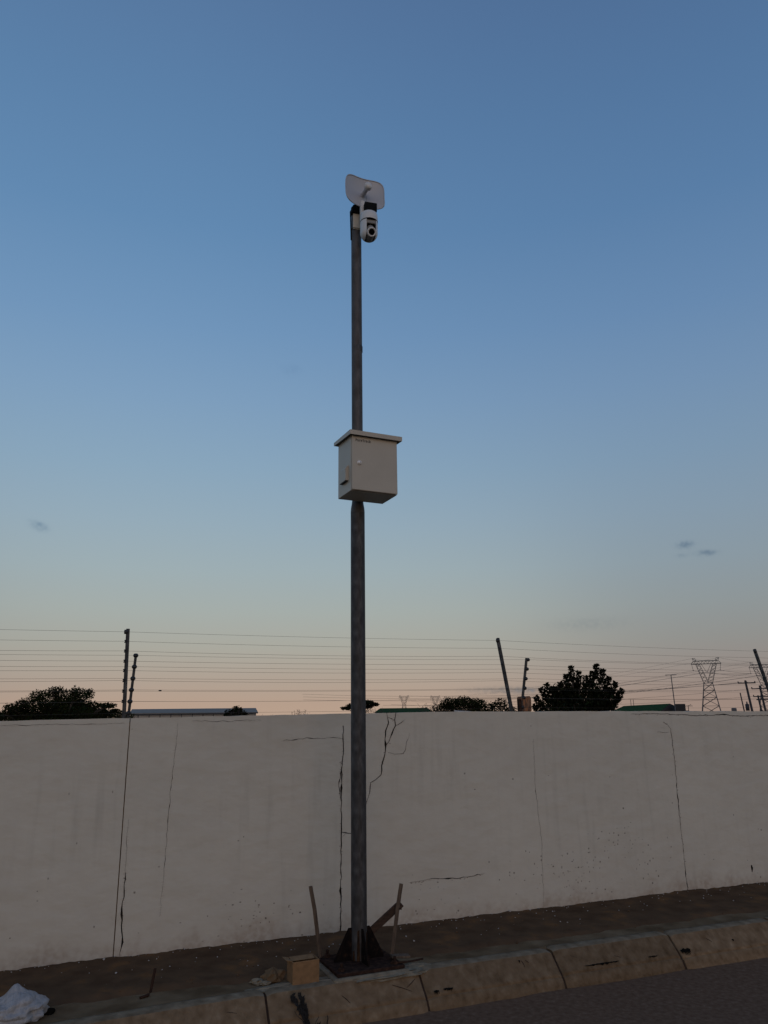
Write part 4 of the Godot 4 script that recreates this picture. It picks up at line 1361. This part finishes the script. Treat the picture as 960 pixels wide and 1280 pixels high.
func make_cabinet() -> void:
	var w := 0.416
	var h := 0.482
	var d := 0.305
	var t := thing("equipment_cabinet", "grey steel cabinet with a sloped rain hood halfway up the pole", "cabinet", Vector3(-0.285, 3.586, 1.108), deg_to_rad(3.4))
	var st := mb()
	bx(st, Vector3(0, h / 2, -0.009), Vector3(w, h, d - 0.018), 0.003)
	var body := put("body", st, M.paint, t)
	st = mb()
	bx(st, Vector3(-0.001, h / 2 - 0.002, d / 2 + 0.0005), Vector3(w - 0.004, h - 0.010, 0.015), 0.004)
	var door := put("door", st, M.paint, t)
	# hood: a shallow folded roof sheet with a turned-down rim
	st = mb()
	var oh := 0.030
	var prof := PackedVector2Array([Vector2(d / 2 + oh + 0.012, h - 0.014), Vector2(d / 2 + oh + 0.014, h + 0.024), Vector2(-d / 2 - oh, h + 0.030), Vector2(-d / 2 - oh, h + 0.002), Vector2(-d / 2 - oh + 0.004, h + 0.002), Vector2(-d / 2 - oh + 0.004, h + 0.026), Vector2(d / 2 + oh + 0.008, h + 0.020), Vector2(d / 2 + oh + 0.008, h - 0.014)])
	plate(st, prof, -w / 2 - oh, w / 2 + oh, Transform3D(Basis(Vector3(0, 0, 1), Vector3(0, 1, 0), Vector3(1, 0, 0)), Vector3.ZERO))
	for s in [-1.0, 1.0]:
		var sp := PackedVector2Array([Vector2(d / 2 + oh + 0.008, h - 0.014), Vector2(d / 2 + oh + 0.008, h + 0.0225), Vector2(-d / 2 - oh + 0.004, h + 0.0285), Vector2(-d / 2 - oh + 0.004, h + 0.002)])
		plate(st, sp, s * (w / 2 + oh - 0.0005), s * (w / 2 + oh - 0.004), Transform3D(Basis(Vector3(0, 0, 1), Vector3(0, 1, 0), Vector3(1, 0, 0)), Vector3.ZERO))
	put("rain_hood", st, M.paint, t)
	# turn lock
	st = mb()
	lathe(st, [Vector2(0.019, 0.0), Vector2(0.019, 0.004), Vector2(0.015, 0.006), Vector2(0.014, 0.016), Vector2(0.011, 0.019), Vector2(0, 0.019)], Transform3D(Basis(Vector3.RIGHT, PI / 2), Vector3(-0.143, 0.237, d / 2 + 0.008)), 20)
	var lock := put("lock_knob", st, M.chrome, door)
	st = mb()
	bx(st, Vector3(-0.143, 0.237, d / 2 + 0.0285), Vector3(0.003, 0.014, 0.003), 0.001)
	put("key_slot", st, M.ink, door)
	# lettering
	var tm := TextMesh.new()
	var sf := SystemFont.new()
	sf.font_names = PackedStringArray(["Droid Sans"])
	sf.font_weight = 700
	tm.font = sf
	tm.text = "PureTrack"
	tm.font_size = 32
	tm.pixel_size = 0.0009
	tm.depth = 0.001
	var letters := MeshInstance3D.new()
	letters.name = "lettering"
	letters.mesh = tm
	letters.material_override = M.ink
	letters.position = Vector3(-0.108, 0.434, d / 2 + 0.0087)
	letters.scale = Vector3(1.0, 1.1, 1)
	door.add_child(letters)
	# vent cowl on the left side
	st = mb()
	var vx := -w / 2
	plate(st, PackedVector2Array([Vector2(vx + 0.001, 0.235), Vector2(vx - 0.027, 0.205), Vector2(vx - 0.027, 0.10), Vector2(vx + 0.001, 0.10)]), -0.055, 0.083)
	put("vent_cowl", st, M.paint, t)
	st = mb()
	bx(st, Vector3(vx - 0.0135, 0.0985, 0.014), Vector3(0.025, 0.004, 0.13))
	put("vent_opening", st, M.ink, t)
	# band clamps round the pole
	for y in [0.09, 0.39]:
		st = mb()
		var c: Vector3 = t.to_local(Vector3(POLE.x, 3.586 + y, POLE.z))
		lathe(st, [Vector2(0.0485, y - 0.018), Vector2(0.053, y - 0.018), Vector2(0.053, y + 0.018), Vector2(0.0485, y + 0.018)], Transform3D(Basis(), Vector3(c.x, 0, c.z)), 24)
		bx(st, Vector3(c.x, y, -d / 2 - 0.012), Vector3(0.15, 0.03, 0.026), 0.002)
		put("band_clamp", st, M.galv, t)

func make_camera_and_dish() -> void:
	# dome camera on a bracket
	var c := Vector3(-0.235, 6.105, 1.055)
	var t := thing("dome_camera", "white swivel security camera with a round lens hung below the dish", "security camera", c, deg_to_rad(-6.0))
	var st := mb()
	lathe(st, [Vector2(0, 0.305), Vector2(0.060, 0.300), Vector2(0.079, 0.285), Vector2(0.084, 0.250), Vector2(0.085, 0.205), Vector2(0.0845, 0.200)], Transform3D(), 32)
	var cap := put("cap", st, M.white_plastic, t)
	st = mb()
	lathe(st, [Vector2(0.0845, 0.200), Vector2(0.080, 0.198), Vector2(0.080, 0.194), Vector2(0.0845, 0.192)], Transform3D(), 32)
	put("swivel_gap", st, M.black, t)
	# a domed shell with a slot in front where the lens ball turns
	var shell := CSGCombiner3D.new()
	shell.name = "shell"
	var cyl := CSGCylinder3D.new()
	cyl.name = "barrel"
	cyl.radius = 0.083
	cyl.height = 0.112
	cyl.sides = 40
	cyl.position.y = 0.137
	cyl.material = M.white_plastic
	shell.add_child(cyl)
	var dome := CSGSphere3D.new()
	dome.name = "dome"
	dome.radius = 0.083
	dome.radial_segments = 40
	dome.rings = 24
	dome.position.y = 0.084
	dome.material = M.white_plastic
	shell.add_child(dome)
	var slot := CSGBox3D.new()
	slot.name = "slot"
	slot.size = Vector3(0.092, 0.30, 0.16)
	slot.position = Vector3(0.006, 0.06, 0.045)
	slot.operation = CSGShape3D.OPERATION_SUBTRACTION
	slot.material = M.grey_plastic
	shell.add_child(slot)
	t.add_child(shell, true)
	st = mb()
	bx(st, Vector3(0.006, 0.172, 0.01), Vector3(0.092, 0.040, 0.11), 0.006)
	put("yoke", st, M.grey_plastic, t)
	st = mb()
	var ball := []
	for i in 13:
		var a := -PI / 2 + PI * i / 12.0
		ball.append(Vector2(cos(a) * 0.078, sin(a) * 0.078))
	lathe(st, ball, Transform3D(Basis(Vector3(0, 0, 1), PI / 2) * Basis().scaled(Vector3(1, 0.64, 1)), Vector3(0.006, 0.082, 0.0)), 28)
	var eye := put("lens_ball", st, M.grey_plastic, t)
	var look := Basis(Vector3.RIGHT, deg_to_rad(120.0))
	st = mb()
	lathe(st, [Vector2(0.043, 0.050), Vector2(0.044, 0.069), Vector2(0.040, 0.073), Vector2(0.029, 0.072), Vector2(0.028, 0.064)], Transform3D(look, Vector3(0.006, 0.088, 0.008) + look.y * 0.016), 28)
	put("lens_ring", st, M.white_plastic, eye)
	st = mb()
	lathe(st, [Vector2(0.0295, 0.060), Vector2(0.0295, 0.066), Vector2(0.020, 0.070), Vector2(0, 0.072)], Transform3D(look, Vector3(0.006, 0.088, 0.008) + look.y * 0.016), 24)
	put("lens", st, M.glass_black, eye)
	st = mb()
	bx(st, Vector3(0.006, 0.150, 0.050), Vector3(0.070, 0.012, 0.02), 0.003)
	put("light_strip", st, M.black, eye)
	# black neck with antenna block above the cap
	st = mb()
	bx(st, Vector3(0.012, 0.352, 0.0), Vector3(0.118, 0.092, 0.09), 0.006)
	put("neck", st, M.black, t)
	for s in [-1.0, 1.0]:
		st = mb()
		bx(st, Vector3(0.012 + s * 0.048, 0.33, 0.049), Vector3(0.012, 0.05, 0.008), 0.002)
		put("cooling_rib", st, M.black, t)
	# bracket back to the pole
	st = mb()
	bx(st, Vector3(-0.055, 0.35, -0.035), Vector3(0.042, 0.20, 0.05), 0.010)
	bx(st, Vector3(-0.040, 0.40, -0.10), Vector3(0.05, 0.045, 0.13), 0.008)
	put("bracket_arm", st, M.white_plastic, t)
	st = mb()
	bx(st, Vector3(-0.082, 0.295, -0.115), Vector3(0.092, 0.21, 0.012), 0.004)
	for y in [0.21, 0.385]:
		bx(st, Vector3(-0.082, y, -0.106), Vector3(0.098, 0.022, 0.012), 0.003)
	put("wall_plate", st, M.paint, t)
	for y in [0.215, 0.385]:
		st = mb()
		lathe(st, [Vector2(0.049, y - 0.01), Vector2(0.053, y - 0.01), Vector2(0.053, y + 0.01), Vector2(0.049, y + 0.01)], Transform3D(Basis(), t.to_local(Vector3(POLE.x - 0.006, c.y, POLE.z))), 24)
		put("hose_clamp", st, M.galv, t)
	# parabolic dish with its feed
	var dpos := Vector3(-0.270, 6.657, 0.985)
	var dish := thing("dish_antenna", "small white rectangular dish antenna with a stubby feed on the pole top", "antenna", dpos, deg_to_rad(3.0))
	dish.rotation.x = deg_to_rad(-2.0)
	st = mb()
	st.set_smooth_group(0)
	var hw := 0.198
	var hh := 0.163
	var n := 20
	var front := []
	var backs := []
	for j in n + 1:
		var fr := []
		var bk := []
		for i in n + 1:
			var u := float(i) / n * 2.0 - 1.0
			var v := float(j) / n * 2.0 - 1.0
			# square the grid off into a rounded rectangle
			var k := 3.7 if v > 0.0 else 5.5
			var l := pow(pow(absf(u), k) + pow(absf(v), k), 1.0 / k)
			var m := maxf(absf(u), absf(v))
			var q := Vector2(u, v) * (m / l if l > 0.0 else 1.0)
			var x := q.x * hw
			var y := q.y * hh
			var z := 1.5 * x * x + 0.8 * y * y
			fr.append(Vector3(x, y, z))
			bk.append(Vector3(x, y, z - 0.006))
		front.append(fr)
		backs.append(bk)
	for j in n:
		for i in n:
			quad(st, front[j][i], front[j][i + 1], front[j + 1][i + 1], front[j + 1][i], Vector3(0, 0, 1))
			quad(st, backs[j][i], backs[j][i + 1], backs[j + 1][i + 1], backs[j + 1][i], Vector3(0, 0, -1))
	var refl := put("reflector", st, M.dish, dish)
	st = mb()
	var rim := []
	for i in n + 1:
		rim.append(front[0][i])
	for j in range(1, n + 1):
		rim.append(front[j][n])
	for i in range(n - 1, -1, -1):
		rim.append(front[n][i])
	for j in range(n - 1, -1, -1):
		rim.append(front[j][0])
	tube(st, rim, [0.0055], 6, false)
	put("rim", st, M.dish, refl)
	st = mb()
	bx(st, Vector3(0.035, 0.0, 0.0035), Vector3(0.002, hh * 1.9, 0.004))
	put("seam", st, M.grey_plastic, refl)
	st = mb()
	var fx := Basis(Vector3.RIGHT, PI / 2)
	lathe(st, [Vector2(0.030, 0.0), Vector2(0.022, 0.01), Vector2(0.020, 0.10), Vector2(0.020, 0.112)], Transform3D(fx, Vector3(0, -0.01, 0)), 20)
	put("feed_tube", st, M.dish, dish)
	st = mb()
	lathe(st, [Vector2(0.021, 0.105), Vector2(0.033, 0.110), Vector2(0.037, 0.122), Vector2(0.037, 0.146), Vector2(0.030, 0.158), Vector2(0, 0.161)], Transform3D(fx, Vector3(0, -0.01, 0)), 20)
	put("feed_head", st, M.white_plastic, dish)
	st = mb()
	bx(st, Vector3(0, -0.02, -0.045), Vector3(0.10, 0.10, 0.085), 0.01)
	bx(st, Vector3(-0.03, -0.105, -0.055), Vector3(0.035, 0.16, 0.03), 0.004)
	bx(st, Vector3(-0.045, -0.165, -0.07), Vector3(0.10, 0.05, 0.07), 0.006)
	put("mount", st, M.black, dish)
	# cable from dish down to the camera neck and pole
	var cable := mb()
	tube(cable, [Vector3(-0.27, 6.60, 0.93), Vector3(-0.345, 6.56, 0.925), Vector3(-0.368, 6.50, 0.90), Vector3(-0.36, 6.36, 0.89), Vector3(-0.355, 6.2, 0.885)], [0.0055], 6)
	tag(put("data_cable", cable, M.black), "black data cable looping from the dish down the pole top", "cable")

# ------------------------------------------------------------------ stakes, box, bag and litter at the foot
func make_clutter() -> void:
	var st := mb()
	# left stake
	var s1 := thing("wooden_stake", "thin wooden stake leaning left at the base plate's left corner", "stake", Vector3(-0.545, 0.02, 0.72), 0.0, "stakes at the base plate")
	st = mb()
	tube(st, [Vector3(0, 0, 0), Vector3(-0.03, 0.18, 0.0), Vector3(-0.057, 0.36, 0.003), Vector3(-0.09, 0.52, 0)], [0.0155, 0.0165, 0.0165, 0.016], 5)
	put("stake", st, M.wood, s1)
	var s2 := thing("wooden_stake", "wooden stake leaning right on the base plate's right edge", "stake", Vector3(-0.062, 0.055, 0.955), 0.0, "stakes at the base plate")
	st = mb()
	tube(st, [Vector3(0, 0, 0), Vector3(0.03, 0.18, 0.0), Vector3(0.055, 0.33, -0.003), Vector3(0.086, 0.492, 0)], [0.014, 0.016, 0.0165, 0.016], 5)
	put("stake", st, M.wood, s2)
	st = mb()
	bar(st, Vector3(0.06, 0.325, 0.018), Vector3(0.078, 0.318, 0.022), 0.006, 6)
	put("nail", st, M.rust_dark, s2)
	var br := thing("brace_plank", "dark brown plank slanting from the pole to the right stake", "plank", Vector3(-0.205, 0.19, 0.83))
	st = mb()
	var d := Vector3(0.235, 0.215, 0.105)
	bx(st, d * 0.5, Vector3(0.060, 0.016, d.length()), 0.002, Basis(Vector3.UP.cross(d).normalized().rotated(d.normalized(), -1.15), d.cross(Vector3.UP.cross(d)).normalized().rotated(d.normalized(), -1.15), d.normalized()))
	put("plank", st, M.wood_dark, br)
	var fb := thing("wood_offcut", "small flat wood offcut lying at the right stake's foot", "wood", Vector3(-0.01, 0.062, 1.0), -0.12)
	st = mb()
	bx(st, Vector3(0.0, 0.0, 0), Vector3(0.14, 0.016, 0.07), 0.003, Basis(Vector3(0, 0, 1), -0.05))
	put("board", st, M.wood, fb)
	var rod := thing("steel_rod", "thin dark rod sticking out from under the base plate to the right", "rod", Vector3(-0.02, 0.035, 1.10))
	st = mb()
	tube(st, [Vector3(-0.1, 0.012, -0.02), Vector3(0.05, 0.012, 0.0), Vector3(0.15, 0.02, 0.005)], [0.007], 6)
	put("rod", st, M.rust_dark, rod)
	# cardboard box, open on top
	var box := thing("cardboard_box", "small brown open cardboard box on the kerb left of the base plate", "box", Vector3(-0.775, 0.0, 1.05), deg_to_rad(3.0))
	var bw := 0.195
	var bh := 0.145
	var bd := 0.13
	st = mb()
	bx(st, Vector3(0, bh / 2, bd / 2), Vector3(bw, bh, 0.005), 0.001)
	put("front_side", st, M.card, box)
	st = mb()
	bx(st, Vector3(0, bh / 2, -bd / 2), Vector3(bw, bh, 0.005), 0.001)
	put("back_side", st, M.card, box)
	for s in [-1.0, 1.0]:
		st = mb()
		bx(st, Vector3(s * (bw / 2 - 0.0028), bh / 2, 0), Vector3(0.005, bh - 0.001, bd - 0.0055), 0.001)
		put("side", st, M.card, box)
	st = mb()
	bx(st, Vector3(0, 0.006, 0), Vector3(bw - 0.012, 0.005, bd - 0.006))
	put("bottom", st, M.card, box)
	st = mb()
	bx(st, Vector3(-bw / 2 - 0.018, bh + 0.004, -0.01), Vector3(0.045, 0.004, bd - 0.03), 0.001, Basis(Vector3(0, 0, 1), -0.25))
	put("flap", st, M.card, box)
	st = mb()
	bx(st, Vector3(0.0, bh - 0.004, -bd / 2 + 0.035), Vector3(bw - 0.02, 0.004, 0.065), 0.001, Basis(Vector3(1, 0, 0), 0.18))
	put("flap", st, M.card, box)
	# rubble beside the box
	var cn := noise(2.0, 4, 95)
	for e in [[Vector3(-0.96, 0.015, 0.93), Vector3(0.085, 0.055, 0.07), "grey concrete lump just left of the cardboard box", 0], [Vector3(-1.08, 0.005, 0.95), Vector3(0.05, 0.02, 0.035), "flat pale mortar flake left of the concrete lump", 1], [Vector3(-1.03, 0.004, 1.0), Vector3(0.04, 0.013, 0.025), "small pale mortar flake in front of the concrete lump", 1], [Vector3(-0.60, 0.025, 0.70), Vector3(0.03, 0.025, 0.025), "small pale stone at the base plate's left corner", 1]]:
		st = mb()
		st.set_smooth_group(-1)
		lump(st, Vector3.ZERO, e[1], cn, 0.8, 7, e[0].x * 9.0)
		var o := put("concrete_lump", st, [M.strip, M.footing][e[3]])
		o.position = e[0]
		tag(o, e[2], "rubble", "rubble at the pole foot")
	# bent rebar
	var rb := thing("bent_rebar", "short bent black rebar sticking up from the soil at the left", "rebar", Vector3(-1.80, -0.005, 0.93))
	st = mb()
	tube(st, [Vector3(-0.07, 0.010, 0.03), Vector3(-0.012, 0.014, 0.005), Vector3(0.0, 0.03, 0.0), Vector3(0.008, 0.08, -0.005), Vector3(0.022, 0.165, -0.01)], [0.0095], 7)
	put("rod", st, M.rust_dark, rb)
	# plastic bag
	var bag := thing("plastic_bag", "crumpled white plastic bag lying on the kerb at the left edge", "bag", Vector3(-2.64, -0.01, 1.02))
	st = mb()
	st.set_smooth_group(0)
	var bn := noise(1.6, 4, 96)
	var ridge2 := noise(1.1, 1, 98)
	var g := []
	var rows := 44
	var segs := 80
	for i in rows + 1:
		var row := []
		for k in segs:
			var th := PI * i / rows
			var ph := TAU * k / segs
			var dd := Vector3(sin(th) * cos(ph), cos(th), sin(th) * sin(ph))
			var pleat := sin(ph * 9.0 + 3.0 * bn.get_noise_2d(ph * 1.2, th * 0.8) + 2.0 * sin(ph * 2.0)) * 0.016 * sin(th) + 0.012 * sin(ph * 17.0 + 5.0 * bn.get_noise_2d(th * 2.0, 4.0)) * sin(th) * clampf(1.4 - th, 0.2, 1.0)
			var rr := 0.93 + 0.24 * bn.get_noise_3dv(dd * 0.7) + pleat * 0.6 + 0.20 * absf(ridge2.get_noise_3dv(dd * 0.9)) + 0.05 * absf(ridge2.get_noise_3dv(dd * 3.1 + Vector3(5, 3, 1)))
			var p := dd * rr * Vector3(0.215, 0.098, 0.15) + Vector3(0, 0.066, 0)
			# a gathered knot of plastic stands up left of the middle
			var knot := exp(-(pow((p.x - 0.0) / 0.055, 2.0) + pow((p.z) / 0.06, 2.0))) * (0.058 if dd.y > 0.0 else 0.0)
			var hump := exp(-(pow((p.x - 0.085) / 0.07, 2.0) + pow((p.z) / 0.09, 2.0))) * (0.02 if dd.y > 0.0 else 0.0)
			p.y += knot + hump
			p.y = maxf(p.y, 0.008 + 0.01 * bn.get_noise_2d(p.x * 30.0, p.z * 30.0))
			row.append(p)
		g.append(row)
	for i in rows:
		for k in segs:
			var l := (k + 1) % segs
			var o2: Vector3 = (g[i][k] + g[i + 1][l]) * 0.5 - Vector3(0, 0.06, 0)
			if i > 0:
				tri(st, g[i][k], g[i][l], g[i + 1][l], o2)
			if i < rows - 1:
				tri(st, g[i][k], g[i + 1][l], g[i + 1][k], o2)
	bag.scale = Vector3(0.9, 0.88, 0.9)
	put("bag_film", st, M.bag, bag)
	var scrap := mb()
	lump(scrap, Vector3.ZERO, Vector3(0.04, 0.02, 0.03), cn, 0.6, 6)
	var sc := put("black_scrap", scrap, M.tar)
	sc.position = Vector3(-2.43, 0.008, 1.0)
	tag(sc, "black scrap at the right side of the plastic bag", "litter")
	# withered plant in the gutter
	weed()

func weed() -> void:
	var t := thing("withered_plant", "withered black plant growing from the gutter against the kerb", "plant", Vector3(-0.80, -0.222, 1.40))
	var r := RandomNumberGenerator.new()
	r.seed = 120
	var st := mb()
	var lf := mb()
	# stems as tip x, height, depth, thickness
	var stems := [[-0.155, 0.085, 0.03, 0.004, 0], [-0.105, 0.205, -0.16, 0.008, 1], [-0.048, 0.21, -0.165, 0.010, 1], [0.10, 0.105, 0.0, 0.006, 0], [0.05, 0.12, -0.03, 0.003, 0], [-0.11, 0.14, -0.06, 0.003, 0], [0.02, 0.075, 0.05, 0.005, 1], [0.07, 0.05, 0.07, 0.005, 1], [-0.06, 0.06, 0.08, 0.005, 1]]
	for s in stems:
		var tip := Vector3(s[0], s[1], s[2])
		var pts := []
		var base := Vector3(r.randf_range(-0.01, 0.01), 0, r.randf_range(-0.01, 0.01)) if s[0] < 0.09 else Vector3(0.105, 0.0, 0.0)
		for i in 6:
			var f := i / 5.0
			var p := base.lerp(tip, f) + Vector3(r.randf_range(-1, 1), r.randf_range(-0.4, 0.4), 0) * 0.008 * (1.0 if i > 0 and i < 5 else 0.0)
			# bend over the slope of the kerb
			p.z = maxf(p.z, (1.0 - (p.y - 0.0) / 0.2) * 0.0 - 0.02 - maxf(0.0, p.y - 0.05) * 1.0)
			pts.append(p)
		tube(st, pts, [s[3], s[3] * 0.9, s[3] * 0.8, s[3] * 0.7, s[3] * 0.6, s[3] * 0.4], 6)
		if s[4] == 1:
			for k in 60:
				var f := r.randf_range(0.25, 1.0)
				var q: Vector3 = pts[int(f * 4.99)].lerp(pts[mini(int(f * 4.99) + 1, 5)], fmod(f * 4.99, 1.0))
				var u := Vector3(r.randfn() * 0.4, 0.8 * signf(r.randfn()), r.randfn() * 0.3).normalized()
				var v := u.cross(Vector3(0.1, 0.2, 1.0) + Vector3(r.randfn(), r.randfn(), r.randfn()) * 0.4).normalized()
				var sz := r.randf_range(0.014, 0.030)
				q += Vector3(r.randfn() * 0.006, 0, 0.006)
				quad(lf, q - u * sz, q - v * sz * 0.35, q + u * sz, q + v * sz * 0.35, Vector3(0, 0.3, 1))
	put("stems", st, M.dry, t)
	put("leaves", lf, M.dry, t)
